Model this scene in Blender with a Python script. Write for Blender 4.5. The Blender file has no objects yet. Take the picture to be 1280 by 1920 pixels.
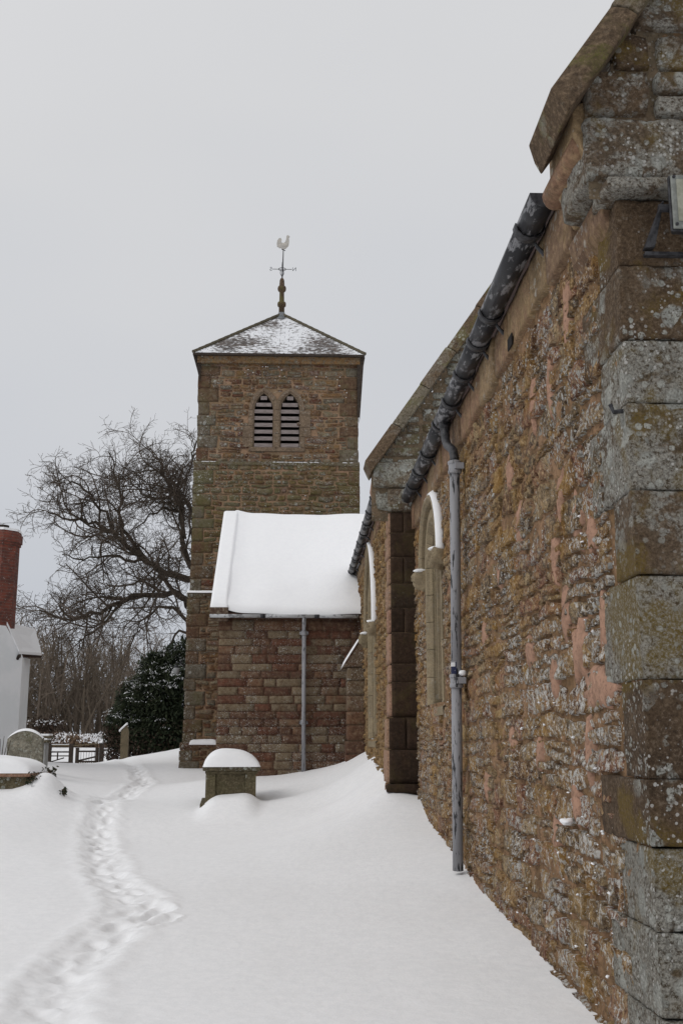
import bpy, math, random
import numpy as np
from mathutils import Vector, noise as mnoise
R = math.radians
random.seed(7)
rng = np.random.default_rng(11)
sc = bpy.context.scene
col = sc.collection

# ------------------------------------------------------------------ camera
cam_d = bpy.data.cameras.new('camera')
cam_d.sensor_fit = 'VERTICAL'; cam_d.sensor_height = 24.0; cam_d.lens = 25.0
cam_d.clip_start = 0.05; cam_d.clip_end = 2000
cam = bpy.data.objects.new('camera', cam_d); col.objects.link(cam)
cam.location = (0, 0, 1.5)
cam.rotation_euler = (R(90 + 12.0), 0, R(-2.24))
sc.camera = cam
# ------------------------------------------------------------------ world: overcast
w = bpy.data.worlds.new('World'); sc.world = w; w.use_nodes = True
nt = w.node_tree; nt.nodes.clear()
def wn(t, **k):
    n = nt.nodes.new(t)
    for a, b in k.items(): setattr(n, a, b)
    return n
SUN_EL, SUN_AZ = R(42), R(-120)      # sun to the left and a little behind the camera
sky = wn('ShaderNodeTexSky', sky_type='NISHITA', sun_disc=False, sun_elevation=SUN_EL, sun_rotation=SUN_AZ, air_density=1.0, dust_density=6.0)
hs = wn('ShaderNodeHueSaturation'); hs.inputs['Saturation'].default_value = 0.12
bg1 = wn('ShaderNodeBackground'); bg1.inputs['Strength'].default_value = 0.012
tc = wn('ShaderNodeTexCoord'); sep = wn('ShaderNodeSeparateXYZ')
nz = wn('ShaderNodeTexNoise'); nz.inputs['Scale'].default_value = 1.6; nz.inputs['Detail'].default_value = 3; nz.inputs['Roughness'].default_value = .45
mapn = wn('ShaderNodeMapping'); mapn.inputs['Scale'].default_value = (1, 1, 2.2)
ramp = wn('ShaderNodeValToRGB')
ramp.color_ramp.elements[0].position = 0.0; ramp.color_ramp.elements[0].color = (.45, .48, .53, 1)
ramp.color_ramp.elements[1].position = 1.0; ramp.color_ramp.elements[1].color = (.69, .69, .705, 1)
e = ramp.color_ramp.elements.new(.30); e.color = (.53, .548, .585, 1)
e = ramp.color_ramp.elements.new(.55); e.color = (.60, .605, .62, 1)
mx = wn('ShaderNodeMath', operation='MULTIPLY_ADD'); mx.inputs[1].default_value = .50; 
sb = wn('ShaderNodeMath', operation='SUBTRACT'); sb.inputs[1].default_value = .245
bg2 = wn('ShaderNodeBackground'); bg2.inputs['Strength'].default_value = 1.05
add = wn('ShaderNodeAddShader'); out = wn('ShaderNodeOutputWorld')
L = nt.links.new
L(tc.outputs['Generated'], sep.inputs[0]); L(tc.outputs['Generated'], mapn.inputs[0]); L(mapn.outputs[0], nz.inputs['Vector'])
L(sep.outputs['Z'], sb.inputs[0]); L(nz.outputs[0], mx.inputs[0]); L(sb.outputs[0], mx.inputs[2]); L(mx.outputs[0], ramp.inputs[0])
L(ramp.outputs[0], bg2.inputs[0]); L(sky.outputs[0], hs.inputs['Color']); L(hs.outputs[0], bg1.inputs[0])
L(bg1.outputs[0], add.inputs[0]); L(bg2.outputs[0], add.inputs[1]); L(add.outputs[0], out.inputs[0])
# ------------------------------------------------------------------ soft sun behind cloud
sd = bpy.data.lights.new('sun', 'SUN'); sd.energy = 0.7; sd.angle = R(25); sd.color = (1, .97, .93)
sun = bpy.data.objects.new('sun', sd); col.objects.link(sun)
sdir = Vector((math.sin(SUN_AZ) * math.cos(SUN_EL), math.cos(SUN_AZ) * math.cos(SUN_EL), math.sin(SUN_EL)))
sun.rotation_euler = sdir.to_track_quat('Z', 'Y').to_euler()
sc.view_settings.view_transform = 'Standard'; sc.view_settings.look = 'None'
sc.view_settings.exposure = 0.0; sc.view_settings.gamma = 1.0; sc.view_settings.use_curve_mapping = False

# ================================================================== helpers
def hsh(i, j, k):
    n = (i * 374761393 + j * 668265263 + k * 2147483647 + 1274126177) & 0xFFFFFFFF
    n = ((n ^ (n >> 13)) * 1274126177) & 0xFFFFFFFF
    n = ((n ^ (n >> 15)) * 2246822519) & 0xFFFFFFFF
    return ((n ^ (n >> 16)) & 0xFFFFFF) / float(0xFFFFFF)
def vnoise(x, y, z):
    x, y, z = np.broadcast_arrays(np.asarray(x, float), np.asarray(y, float), np.asarray(z, float))
    xi = np.floor(x).astype(np.int64); yi = np.floor(y).astype(np.int64); zi = np.floor(z).astype(np.int64)
    fx = x - xi; fy = y - yi; fz = z - zi
    fx = fx * fx * (3 - 2 * fx); fy = fy * fy * (3 - 2 * fy); fz = fz * fz * (3 - 2 * fz)
    r = 0
    for a in (0, 1):
        for b in (0, 1):
            for c in (0, 1):
                r = r + (fx if a else 1 - fx) * (fy if b else 1 - fy) * (fz if c else 1 - fz) * hsh(xi + a, yi + b, zi + c)
    return r * 2 - 1
def fbm(x, y, z, s=1.0, o=4, g=.5):
    r = 0; a = 1; t = 0
    for i in range(o):
        r = r + a * vnoise(np.asarray(x) * s + 17.3 * i, np.asarray(y) * s + 9.1 * i, np.asarray(z) * s); t += a; a *= g; s *= 2.03
    return r / t
def mesh_np(name, V, F, mat=None, smooth=True, attr=None):
    """F: int array (n,k) of equal size faces, or list of such arrays"""
    V = np.asarray(V, np.float32).reshape(-1, 3)
    Fs = F if isinstance(F, list) else [F]
    Fs = [np.asarray(f, np.int32) for f in Fs if len(f)]
    me = bpy.data.meshes.new(name)
    me.vertices.add(len(V)); me.vertices.foreach_set('co', V.ravel())
    nl = sum(f.size for f in Fs); nf = sum(len(f) for f in Fs)
    me.loops.add(nl); me.loops.foreach_set('vertex_index', np.concatenate([f.ravel() for f in Fs]))
    me.polygons.add(nf)
    tot = np.concatenate([np.full(len(f), f.shape[1], np.int32) for f in Fs])
    st = np.concatenate([[0], np.cumsum(tot)[:-1]]).astype(np.int32)
    me.polygons.foreach_set('loop_start', st); me.polygons.foreach_set('loop_total', tot)
    me.update(calc_edges=True)
    me.polygons.foreach_set('use_smooth', np.full(nf, smooth, bool))
    if attr is not None:
        a = me.attributes.new('rnd', 'FLOAT', 'POINT'); a.data.foreach_set('value', np.asarray(attr, np.float32))
    if mat: me.materials.append(mat)
    return me
def link(name, me, parent=None, loc=(0, 0, 0), kind=None, label=None, cat=None, group=None):
    o = bpy.data.objects.new(name, me); col.objects.link(o)
    o.location = loc
    if parent: o.parent = parent
    if kind: o['kind'] = kind
    if label: o['label'] = label
    if cat: o['category'] = cat
    if group: o['group'] = group
    return o
def thing(name, label, cat, group=None):
    return link(name, None, label=label, cat=cat, group=group)
class MB:
    def __init__(s): s.v = []; s.f = []; s.a = []
    def add(s, V, F, rnd=None):
        o = len(s.v); s.v += [tuple(p) for p in V]; s.f += [tuple(i + o for i in f) for f in F]
        s.a += [random.random() if rnd is None else rnd] * len(V); return s
    def box(s, a, b, rnd=None, jit=0):
        (x0, y0, z0), (x1, y1, z1) = a, b
        V = [(x, y, z) for z in (z0, z1) for y in (y0, y1) for x in (x0, x1)]
        if jit: V = [tuple(c + random.uniform(-jit, jit) for c in p) for p in V]
        return s.add(V, [(0, 2, 3, 1), (4, 5, 7, 6), (0, 1, 5, 4), (2, 6, 7, 3), (0, 4, 6, 2), (1, 3, 7, 5)], rnd)
    def tube(s, P, rad, n=10, cap=True, rnd=None):
        P = [Vector(p) for p in P]; V = []; F = []
        rad = rad if isinstance(rad, (list, tuple)) else [rad] * len(P)
        up = None
        for i, p in enumerate(P):
            d = (P[min(i + 1, len(P) - 1)] - P[max(i - 1, 0)]).normalized()
            if up is None: up = Vector((0, 0, 1)) if abs(d.z) < .9 else Vector((1, 0, 0))
            a = d.cross(up).normalized(); b = a.cross(d).normalized(); up = b
            for k in range(n):
                t = 2 * math.pi * k / n
                V.append(p + (a * math.cos(t) + b * math.sin(t)) * rad[i])
        for i in range(len(P) - 1):
            for k in range(n):
                F.append((i * n + k, i * n + (k + 1) % n, (i + 1) * n + (k + 1) % n, (i + 1) * n + k))
        if cap:
            F.append(tuple(range(n - 1, -1, -1))); F.append(tuple((len(P) - 1) * n + k for k in range(n)))
        return s.add(V, F, rnd)
    def lathe(s, c, prof, n=16, rnd=None):
        V = []; F = []
        for (r, z) in prof:
            for k in range(n):
                t = 2 * math.pi * k / n; V.append((c[0] + r * math.cos(t), c[1] + r * math.sin(t), c[2] + z))
        for i in range(len(prof) - 1):
            for k in range(n): F.append((i * n + k, i * n + (k + 1) % n, (i + 1) * n + (k + 1) % n, (i + 1) * n + k))
        F.append(tuple(range(n - 1, -1, -1))); F.append(tuple((len(prof) - 1) * n + k for k in range(n)))
        return s.add(V, F, rnd)
    def prism(s, poly, fa, fb, rnd=None):
        """poly: 2D points; fa, fb map a 2D point to 3D on the two ends"""
        n = len(poly); V = [fa(p) for p in poly] + [fb(p) for p in poly]
        F = [tuple(range(n))[::-1], tuple(range(n, 2 * n))] + [(i, (i + 1) % n, n + (i + 1) % n, n + i) for i in range(n)]
        return s.add(V, F, rnd)
    def blob(s, c, r, n=8, m=5, amp=.2, rnd=None, seed=0):
        V = []; F = []
        for i in range(m + 1):
            ph = math.pi * i / m
            for k in range(n):
                t = 2 * math.pi * k / n
                d = Vector((math.sin(ph) * math.cos(t), math.sin(ph) * math.sin(t), math.cos(ph)))
                q = 1 + amp * mnoise.noise(d * 1.7 + Vector(c) * 7 + Vector((seed, 0, 0)))
                V.append((c[0] + d.x * r[0] * q, c[1] + d.y * r[1] * q, c[2] + d.z * r[2] * q))
        for i in range(m):
            for k in range(n): F.append((i * n + k, (i + 1) * n + k, (i + 1) * n + (k + 1) % n, i * n + (k + 1) % n))
        return s.add(V, F, rnd)
    def build(s, name, mat, parent=None, smooth=False, bevel=0, kind=None, **kw):
        me = bpy.data.meshes.new(name); me.from_pydata(s.v, [], s.f); me.update()
        me.materials.append(mat)
        me.polygons.foreach_set('use_smooth', np.full(len(me.polygons), bool(smooth), bool))
        a = me.attributes.new('rnd', 'FLOAT', 'POINT'); a.data.foreach_set('value', s.a)
        o = link(name, me, parent, kind=kind, **kw)
        if smooth == 'auto':
            bb = None
        if bevel:
            b = o.modifiers.new('bevel', 'BEVEL'); b.width = bevel; b.segments = 2; b.limit_method = 'ANGLE'
        return o

# ================================================================== materials
def N(t, typ, **k):
    n = t.nodes.new(typ)
    for a, b in k.items():
        if hasattr(n, a) and a not in n.inputs: setattr(n, a, b)
        else: n.inputs[a].default_value = b
    return n
def newmat(name):
    m = bpy.data.materials.new(name); m.use_nodes = True
    t = m.node_tree; b = t.nodes['Principled BSDF']; return m, t, b
def mixc(t, fac, a, b, mode='MIX'):
    n = t.nodes.new('ShaderNodeMix'); n.data_type = 'RGBA'; n.blend_type = mode
    for i, v in ((0, fac), (6, a), (7, b)):
        if hasattr(v, 'is_linked') or isinstance(v, bpy.types.NodeSocket): t.links.new(v, n.inputs[i])
        else: n.inputs[i].default_value = v if i == 0 else (*v[:3], 1)
    return n.outputs[2]
def mth(t, op, a, b=None, c=None, clamp=False):
    n = t.nodes.new('ShaderNodeMath'); n.operation = op; n.use_clamp = clamp
    for i, v in enumerate((a, b, c)):
        if v is None: continue
        if isinstance(v, bpy.types.NodeSocket): t.links.new(v, n.inputs[i])
        else: n.inputs[i].default_value = v
    return n.outputs[0]
def noise(t, vec, scale, detail=4, rough=.55, dist=0):
    n = t.nodes.new('ShaderNodeTexNoise'); n.inputs['Scale'].default_value = scale; n.inputs['Detail'].default_value = detail
    n.inputs['Roughness'].default_value = rough; n.inputs['Distortion'].default_value = dist
    t.links.new(vec, n.inputs['Vector']); return n.outputs[0], n.outputs[1]
def sstep(t, v, lo, hi):
    if lo > hi: return mth(t, 'SUBTRACT', 1.0, sstep(t, v, hi, lo))
    n = t.nodes.new('ShaderNodeMapRange'); n.interpolation_type = 'SMOOTHSTEP'
    n.inputs[1].default_value = lo; n.inputs[2].default_value = hi
    t.links.new(v, n.inputs[0]); return n.outputs[0]
def crusts(t, pos, warp, scale, rmin, rmax, dens):
    """lichen discs: round crusty patches, irregular rims"""
    v = t.nodes.new('ShaderNodeTexVoronoi'); v.feature = 'F1'; v.inputs['Scale'].default_value = scale; v.inputs['Randomness'].default_value = 1
    vm = t.nodes.new('ShaderNodeVectorMath'); vm.operation = 'MULTIPLY_ADD'
    t.links.new(warp, vm.inputs[0]); vm.inputs[1].default_value = (.35 / scale,) * 3; t.links.new(pos, vm.inputs[2])
    t.links.new(vm.outputs[0], v.inputs['Vector'])
    sp = t.nodes.new('ShaderNodeSeparateColor'); t.links.new(v.outputs['Color'], sp.inputs[0])
    rad = mth(t, 'MULTIPLY_ADD', sp.outputs[0], rmax - rmin, rmin)
    d = mth(t, 'SUBTRACT', rad, v.outputs['Distance'])
    m = mth(t, 'MULTIPLY', d, 9.0, clamp=True)
    on = mth(t, 'LESS_THAN', sp.outputs[1], dens)
    return mth(t, 'MULTIPLY', m, on), mth(t, 'MULTIPLY', d, 4.0, clamp=True)
def stone_mat(name, pal, grain=60, lich=.4, lich_scale=14, rmax=.5, moss=.0, mosscol=(.13, .11, .035), bump=.6, dirt=.35, val=1.0, stain=None, streak=0, lich_zone=(.42, .6), lcol=(.46, .46, .42), mosszone=(.5, .62), crust=0, crustcol=(.30, .29, .26), contrast=.6, bdist=.03, flecks=0, frost=0):
    m, t, b = newmat(name); Lk = t.links.new
    geo = t.nodes.new('ShaderNodeNewGeometry'); pos = geo.outputs['Position']
    at = t.nodes.new('ShaderNodeAttribute'); at.attribute_name = 'rnd'; rnd = at.outputs['Fac']
    big, bigc = noise(t, pos, 1.3, 4, .55)
    mid, midc = noise(t, pos, 9, 5, .6)
    fine, finec = noise(t, pos, grain, 5, .7)
    rp = t.nodes.new('ShaderNodeValToRGB'); cr = rp.color_ramp; cr.interpolation = 'LINEAR'
    cr.elements[0].color = (*pal[0], 1); cr.elements[1].color = (*pal[-1], 1)
    for i, c in enumerate(pal[1:-1], 1):
        e = cr.elements.new(i / (len(pal) - 1)); e.color = (*c, 1)
    f = mth(t, 'ADD', rnd, mth(t, 'MULTIPLY_ADD', mid, .5, -.25)); f = mth(t, 'FRACT', mth(t, 'ADD', f, 1.0))
    f2 = mth(t, 'MULTIPLY_ADD', rnd, .8, mth(t, 'MULTIPLY_ADD', mid, .5, -.2))
    Lk(f2, rp.inputs[0])
    c = rp.outputs[0]
    # mottling
    c = mixc(t, mth(t, 'MULTIPLY', sstep(t, fine, .42, .68), .55), c, (val * .55 * pal[0][0], val * .5 * pal[0][1], val * .5 * pal[0][2]))
    c = mixc(t, mth(t, 'MULTIPLY', sstep(t, mid, .52, .72), .35), c, tuple(min(1, x * 1.55) for x in pal[len(pal) // 2]))
    c = mixc(t, mth(t, 'MULTIPLY', sstep(t, big, .5, .68), dirt), c, tuple(x * .38 for x in pal[0]))
    hc, _ = noise(t, pos, grain * .55, 6, .78)
    c = mixc(t, mth(t, 'MULTIPLY', sstep(t, hc, .50, .66), contrast), c, tuple(min(1, x * 1.7 + .02) for x in pal[len(pal) // 2]))
    c = mixc(t, mth(t, 'MULTIPLY', sstep(t, hc, .50, .36), contrast), c, tuple(x * .3 for x in pal[0]))
    if crust:
        q1, _ = noise(t, pos, 4.5, 8, .72, .3)
        kk = sstep(t, mth(t, 'ADD', q1, mth(t, 'MULTIPLY_ADD', rnd, .36, -.18)), .475, .56)
        kk = mth(t, 'MULTIPLY', mth(t, 'MULTIPLY', kk, sstep(t, hc, .38, .52)), crust)
        c = mixc(t, kk, c, mixc(t, sstep(t, fine, .42, .6), crustcol, tuple(x * .5 for x in crustcol)))
    if streak:
        mp = t.nodes.new('ShaderNodeMapping'); mp.inputs['Scale'].default_value = (14, 14, 1.1); Lk(pos, mp.inputs[0])
        s1, _ = noise(t, mp.outputs[0], 1.0, 4, .6)
        c = mixc(t, mth(t, 'MULTIPLY', sstep(t, s1, .52, .7), streak), c, (.03, .024, .018))
    if moss:
        g, _ = noise(t, pos, 2.1, 5, .62, .4)
        mk = mth(t, 'MULTIPLY', sstep(t, g, *mosszone), moss)
        mk = mth(t, 'MULTIPLY', mk, sstep(t, fine, .3, .6))
        c = mixc(t, mk, c, mosscol)
    if stain:      # (z0, z1, colour, amount): an algae band that keeps to one stage of the wall
        sp = t.nodes.new('ShaderNodeSeparateXYZ'); Lk(pos, sp.inputs[0])
        zz = mth(t, 'ADD', sp.outputs[2], mth(t, 'MULTIPLY_ADD', mid, .8, -.4))
        k = mth(t, 'MULTIPLY', sstep(t, zz, stain[0] - .3, stain[0] + .3), mth(t, 'SUBTRACT', 1.0, sstep(t, zz, stain[1] - .25, stain[1] + .1)))
        g2, _ = noise(t, pos, 3.5, 4, .6)
        c = mixc(t, mth(t, 'MULTIPLY', mth(t, 'MULTIPLY', k, sstep(t, g2, .3, .6)), stain[3]), c, stain[2])
    h = mth(t, 'ADD', mth(t, 'MULTIPLY', mid, .8), mth(t, 'MULTIPLY', fine, .45))
    if lich:
        zone = sstep(t, mth(t, 'ADD', big, mth(t, 'MULTIPLY_ADD', rnd, .16, -.08)), *lich_zone)
        k1, d1 = crusts(t, pos, midc, lich_scale, .05, rmax, .6)
        k2, d2 = crusts(t, pos, finec, lich_scale * 3.1, .05, rmax, .5)
        k = mth(t, 'MAXIMUM', k1, mth(t, 'MULTIPLY', k2, .9))
        brk = sstep(t, fine, .36, .52)
        k = mth(t, 'MULTIPLY', mth(t, 'MULTIPLY', k, brk), mth(t, 'MULTIPLY', zone, lich), clamp=True)
        lc = mixc(t, sstep(t, mid, .4, .6), lcol, tuple(x * .62 for x in lcol))
        lc = mixc(t, sstep(t, fine, .5, .7), lc, tuple(x * .55 for x in lcol))
        c = mixc(t, k, c, lc)
        h = mth(t, 'ADD', h, mth(t, 'MULTIPLY', k, .25))
    if flecks:
        vf, _v = crusts(t, pos, finec, 55, .0, .62, .38)
        zf = sstep(t, mth(t, 'ADD', big, mth(t, 'MULTIPLY', mid, .35)), .60, .76)
        c = mixc(t, mth(t, 'MULTIPLY', mth(t, 'MULTIPLY', vf, zf), flecks), c, (.60, .59, .56))
    if frost:      # pale lichen crust, thickest low down near the corner
        fz, _ = noise(t, pos, 23, 9, .80, .3)
        sp2 = t.nodes.new('ShaderNodeSeparateXYZ'); Lk(pos, sp2.inputs[0])
        zz = mth(t, 'MULTIPLY', sstep(t, sp2.outputs[2], 3.6, 1.6), .075)
        yy = mth(t, 'MULTIPLY', sstep(t, sp2.outputs[1], 9.5, 5.5), .055)
        q = mth(t, 'ADD', mth(t, 'ADD', fz, mth(t, 'ADD', zz, yy)), mth(t, 'MULTIPLY_ADD', big, .22, -.11))
        c = mixc(t, mth(t, 'MULTIPLY', sstep(t, q, .648, .672), frost), c, mixc(t, sstep(t, fine, .5, .66), (.74, .72, .68), (.44, .40, .34)))
    Lk(c, b.inputs['Base Color']); b.inputs['Roughness'].default_value = .93; b.inputs['Specular IOR Level'].default_value = .2
    h = mth(t, 'ADD', h, mth(t, 'MULTIPLY', hc, .6))
    bp = t.nodes.new('ShaderNodeBump'); bp.inputs['Strength'].default_value = bump; bp.inputs['Distance'].default_value = bdist
    Lk(h, bp.inputs['Height']); Lk(bp.outputs[0], b.inputs['Normal'])
    return m
def mortar_mat(name, c0, c1, c2, grain=45, bump=.8, white=0):
    m, t, b = newmat(name); Lk = t.links.new
    pos = t.nodes.new('ShaderNodeNewGeometry').outputs['Position']
    a, _ = noise(t, pos, 3.2, 5, .6); f, fc = noise(t, pos, grain, 5, .7); md, _ = noise(t, pos, 14, 4, .6)
    c = mixc(t, sstep(t, a, .42, .6), c0, c1)
    c = mixc(t, mth(t, 'MULTIPLY', sstep(t, md, .45, .65), .7), c, c2)
    c = mixc(t, mth(t, 'MULTIPLY', sstep(t, f, .48, .7), .6), c, tuple(x * .3 for x in c2))
    if white:
        k, _d = crusts(t, pos, fc, 42, .05, .5, .5)
        big, _ = noise(t, pos, 1.7, 3)
        c = mixc(t, mth(t, 'MULTIPLY', mth(t, 'MULTIPLY', k, sstep(t, big, .45, .6)), white), c, (.5, .49, .46))
    Lk(c, b.inputs['Base Color']); b.inputs['Roughness'].default_value = .95; b.inputs['Specular IOR Level'].default_value = .15
    bp = t.nodes.new('ShaderNodeBump'); bp.inputs['Strength'].default_value = bump; bp.inputs['Distance'].default_value = .015
    Lk(mth(t, 'ADD', f, mth(t, 'MULTIPLY', md, .8)), bp.inputs['Height']); Lk(bp.outputs[0], b.inputs['Normal'])
    return m
def simple_mat(name, c0, c1=None, scale=20, rough=.8, bump=.2, lo=.4, hi=.6, dist=.005, spec=.3, stretch=None, detail=5, metal=0):
    m, t, b = newmat(name); Lk = t.links.new
    pos = t.nodes.new('ShaderNodeNewGeometry').outputs['Position']
    if stretch:
        mp = t.nodes.new('ShaderNodeMapping'); mp.inputs['Scale'].default_value = stretch; Lk(pos, mp.inputs[0]); pos = mp.outputs[0]
    f, _ = noise(t, pos, scale, detail, .65)
    c = mixc(t, sstep(t, f, lo, hi), c0, c1 or tuple(x * .7 for x in c0))
    Lk(c, b.inputs['Base Color']); b.inputs['Roughness'].default_value = rough; b.inputs['Specular IOR Level'].default_value = spec
    b.inputs['Metallic'].default_value = metal
    if bump:
        bp = t.nodes.new('ShaderNodeBump'); bp.inputs['Strength'].default_value = bump; bp.inputs['Distance'].default_value = dist
        Lk(f, bp.inputs['Height']); Lk(bp.outputs[0], b.inputs['Normal'])
    return m
M = {}
M['snow'] = simple_mat('snow', (.87, .872, .88), (.835, .84, .85), 11, .75, .45, dist=.014, spec=.2, detail=9)
M['snow2'] = simple_mat('settled_snow', (.87, .875, .885), (.85, .855, .87), 12, .8, .15, dist=.01, spec=.15)
M['chancel'] = stone_mat('chancel_rubble', [(.095, .047, .032), (.26, .145, .065), (.37, .225, .09), (.125, .09, .062), (.41, .295, .16), (.30, .125, .07), (.185, .14, .095), (.37, .21, .095), (.10, .07, .048)], grain=60, lich=1.0, lich_scale=21, rmax=.6, moss=.4, mosscol=(.42, .23, .04), bump=1.0, dirt=.38, lich_zone=(.49, .57), lcol=(.74, .73, .69), crust=.1, crustcol=(.38, .35, .30), contrast=.75, bdist=.045, flecks=1.0, frost=1.0)
M['bed'] = mortar_mat('chancel_pointing', (.22, .135, .07), (.31, .19, .11), (.11, .07, .042), white=.9, bump=1.0)
M['render'] = mortar_mat('pink_mortar', (.42, .25, .175), (.36, .215, .15), (.25, .155, .105), grain=38, bump=.7)
M['quoin'] = stone_mat('chancel_quoin', [(.075, .05, .032), (.12, .078, .045), (.135, .10, .068), (.10, .075, .04), (.13, .08, .055)], grain=80, lich=1.0, lich_scale=8, rmax=.62, moss=.8, mosscol=(.15, .10, .018), bump=.9, dirt=.45, lich_zone=(.40, .52), lcol=(.50, .50, .45), streak=.2, crust=.8, crustcol=(.37, .36, .32), contrast=.6, flecks=.7)
M['coping'] = stone_mat('coping_stone', [(.08, .055, .035), (.13, .09, .055), (.11, .095, .05)], grain=60, lich=.8, lich_scale=7, rmax=.6, moss=.7, mosscol=(.12, .115, .03), bump=.45, lich_zone=(.48, .6), lcol=(.46, .46, .38), crust=.3, contrast=.6)
M['eaves'] = stone_mat('eaves_course_stone', [(.13, .085, .05), (.22, .125, .08), (.27, .19, .105), (.16, .10, .065), (.24, .15, .10)], grain=40, lich=.5, moss=.35, bump=.35, dirt=.5, contrast=.3, mosscol=(.15, .11, .04), bdist=.015)
M['nave'] = stone_mat('nave_rubble', [(.19, .085, .045), (.22, .14, .06), (.34, .22, .095), (.23, .17, .10), (.36, .27, .14)], grain=40, lich=.5, lich_scale=14, rmax=.4, bump=1.0, dirt=.2, lich_zone=(.55, .65), contrast=.8, bdist=.05, flecks=.4)
M['bed3'] = mortar_mat('gable_pointing', (.15, .115, .075), (.20, .145, .095), (.10, .08, .055), white=.3)
M['bed2'] = mortar_mat('nave_pointing', (.27, .18, .09), (.34, .23, .13), (.18, .12, .065))
M['gable'] = stone_mat('gable_rubble', [(.10, .055, .04), (.13, .10, .07), (.17, .145, .105), (.11, .095, .08)], grain=40, lich=1.0, lich_scale=8, rmax=.65, moss=.4, mosscol=(.14, .14, .05), bump=.7, lich_zone=(.38, .5), lcol=(.46, .47, .43), crust=.9, crustcol=(.31, .31, .27))
M['ashlar_dark'] = stone_mat('dark_ashlar', [(.032, .020, .013), (.050, .030, .019), (.040, .029, .019)], grain=40, lich=.35, lich_scale=30, rmax=.3, moss=.2, bump=.4, dirt=.4, lich_zone=(.58, .64), streak=.3, contrast=.35)
M['red_quoin'] = stone_mat('red_sandstone_quoin', [(.25, .14, .095), (.30, .185, .125), (.22, .15, .09)], grain=60, lich=.2, lich_scale=20, bump=.3, dirt=.2)
M['porch'] = stone_mat('porch_ashlar', [(.14, .058, .036), (.085, .048, .033), (.165, .092, .055), (.135, .10, .06), (.185, .138, .08), (.12, .068, .044)], grain=36, lich=.85, lich_scale=22, rmax=.5, bump=.4, dirt=.35, lich_zone=(.50, .60), lcol=(.42, .41, .36), contrast=.45, crust=.12, flecks=.5)
M['porch_bed'] = mortar_mat('porch_mortar', (.17, .12, .08), (.21, .15, .10), (.13, .09, .065), bump=.3)
M['tower'] = stone_mat('tower_rubble', [(.15, .05, .03), (.10, .055, .032), (.25, .145, .06), (.095, .085, .062), (.24, .18, .10), (.16, .065, .04), (.15, .13, .10)], grain=30, lich=.9, lich_scale=9, rmax=.5, moss=.3, mosscol=(.11, .10, .035), bump=.7, dirt=.35, lich_zone=(.52, .62), stain=(6.3, 8.85, (.105, .095, .035), .6), contrast=.6, crust=.3, crustcol=(.24, .24, .20), bdist=.05, flecks=.6)
M['tower_q'] = stone_mat('tower_quoin', [(.11, .058, .036), (.12, .085, .05), (.13, .115, .085)], grain=30, lich=.9, lich_scale=10, rmax=.5, moss=.4, mosscol=(.10, .10, .04), bump=.6, dirt=.35, lich_zone=(.48, .58), crust=.35, crustcol=(.19, .185, .155), contrast=.5, flecks=.6, stain=(6.3, 8.85, (.105, .095, .035), .6))
M['tower_bed'] = mortar_mat('tower_mortar', (.33, .21, .135), (.25, .175, .105), (.22, .15, .09), bump=.5, white=.3)
M['dress'] = stone_mat('dressed_buff_stone', [(.23, .185, .12), (.28, .225, .145), (.20, .16, .105)], grain=70, lich=.3, moss=.2, mosscol=(.12, .10, .04), bump=.2, dirt=.4, contrast=.2, streak=.25)
M['dress2'] = stone_mat('belfry_dressings', [(.17, .125, .085), (.20, .145, .10), (.16, .12, .08)], grain=50, lich=.3, moss=.2, bump=.3, dirt=.3)
M['tomb'] = stone_mat('tomb_stone', [(.10, .083, .050), (.13, .108, .065), (.09, .075, .05)], grain=40, lich=1.0, lich_scale=13, rmax=.55, moss=.35, mosscol=(.07, .07, .028), bump=.6, lich_zone=(.44, .52), lcol=(.40, .41, .36), contrast=.5)
M['head'] = stone_mat('headstone', [(.20, .18, .135), (.26, .24, .19), (.15, .135, .09)], grain=22, lich=.8, lich_scale=20, rmax=.6, moss=.5, mosscol=(.10, .10, .05), bump=.9, lich_zone=(.3, .4), lcol=(.40, .40, .34))
M['iron'] = simple_mat('weathered_iron_paint', (.27, .27, .285), (.02, .02, .022), 30, .5, .3, lo=.56, hi=.62, stretch=(1.2, .6, .16), dist=.004)
M['iron_gut'] = simple_mat('weathered_gutter_paint', (.018, .018, .021), (.21, .21, .22), 14, .4, .35, lo=.52, hi=.60, dist=.004, stretch=(1, .35, 1.2), detail=8)
M['iron_dark'] = simple_mat('black_iron', (.018, .018, .02), (.05, .05, .055), 30, .45, .2)
M['lead'] = simple_mat('lead', (.20, .21, .22), (.12, .13, .14), 8, .6, .2)
M['louvre'] = simple_mat('grey_louvre_board', (.27, .23, .22), (.18, .15, .14), 14, .85, .3, stretch=(.4, 1, 4))
M['void'] = simple_mat('dark_interior', (.012, .010, .009), None, 5, 1, 0)
M['glass'] = simple_mat('leaded_glass', (.02, .022, .025), (.035, .04, .045), 18, .25, .3, spec=.5)
M['gate'] = simple_mat('dark_gate_timber', (.03, .022, .018), (.055, .042, .032), 20, .9, .3)
M['wood'] = simple_mat('weathered_timber', (.17, .135, .085), (.10, .08, .05), 20, .9, .3, stretch=(4, 4, .4))
M['bark'] = simple_mat('bark', (.062, .048, .034), (.035, .027, .02), 8, .95, .5, dist=.03)
M['twig'] = simple_mat('twig', (.085, .064, .048), (.060, .046, .034), 4, .95, 0)
M['wood_far'] = simple_mat('far_twigs', (.17, .135, .105), (.12, .095, .07), .6, .95, 0)  # distance haze put into the colour: paler than the oak's twigs
M['yew'] = simple_mat('yew_needles', (.014, .022, .010), (.038, .048, .022), 3, .8, 0)
M['ivy'] = simple_mat('ivy_leaves', (.02, .03, .012), (.10, .055, .03), 30, .6, 0, lo=.5, hi=.6)
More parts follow.
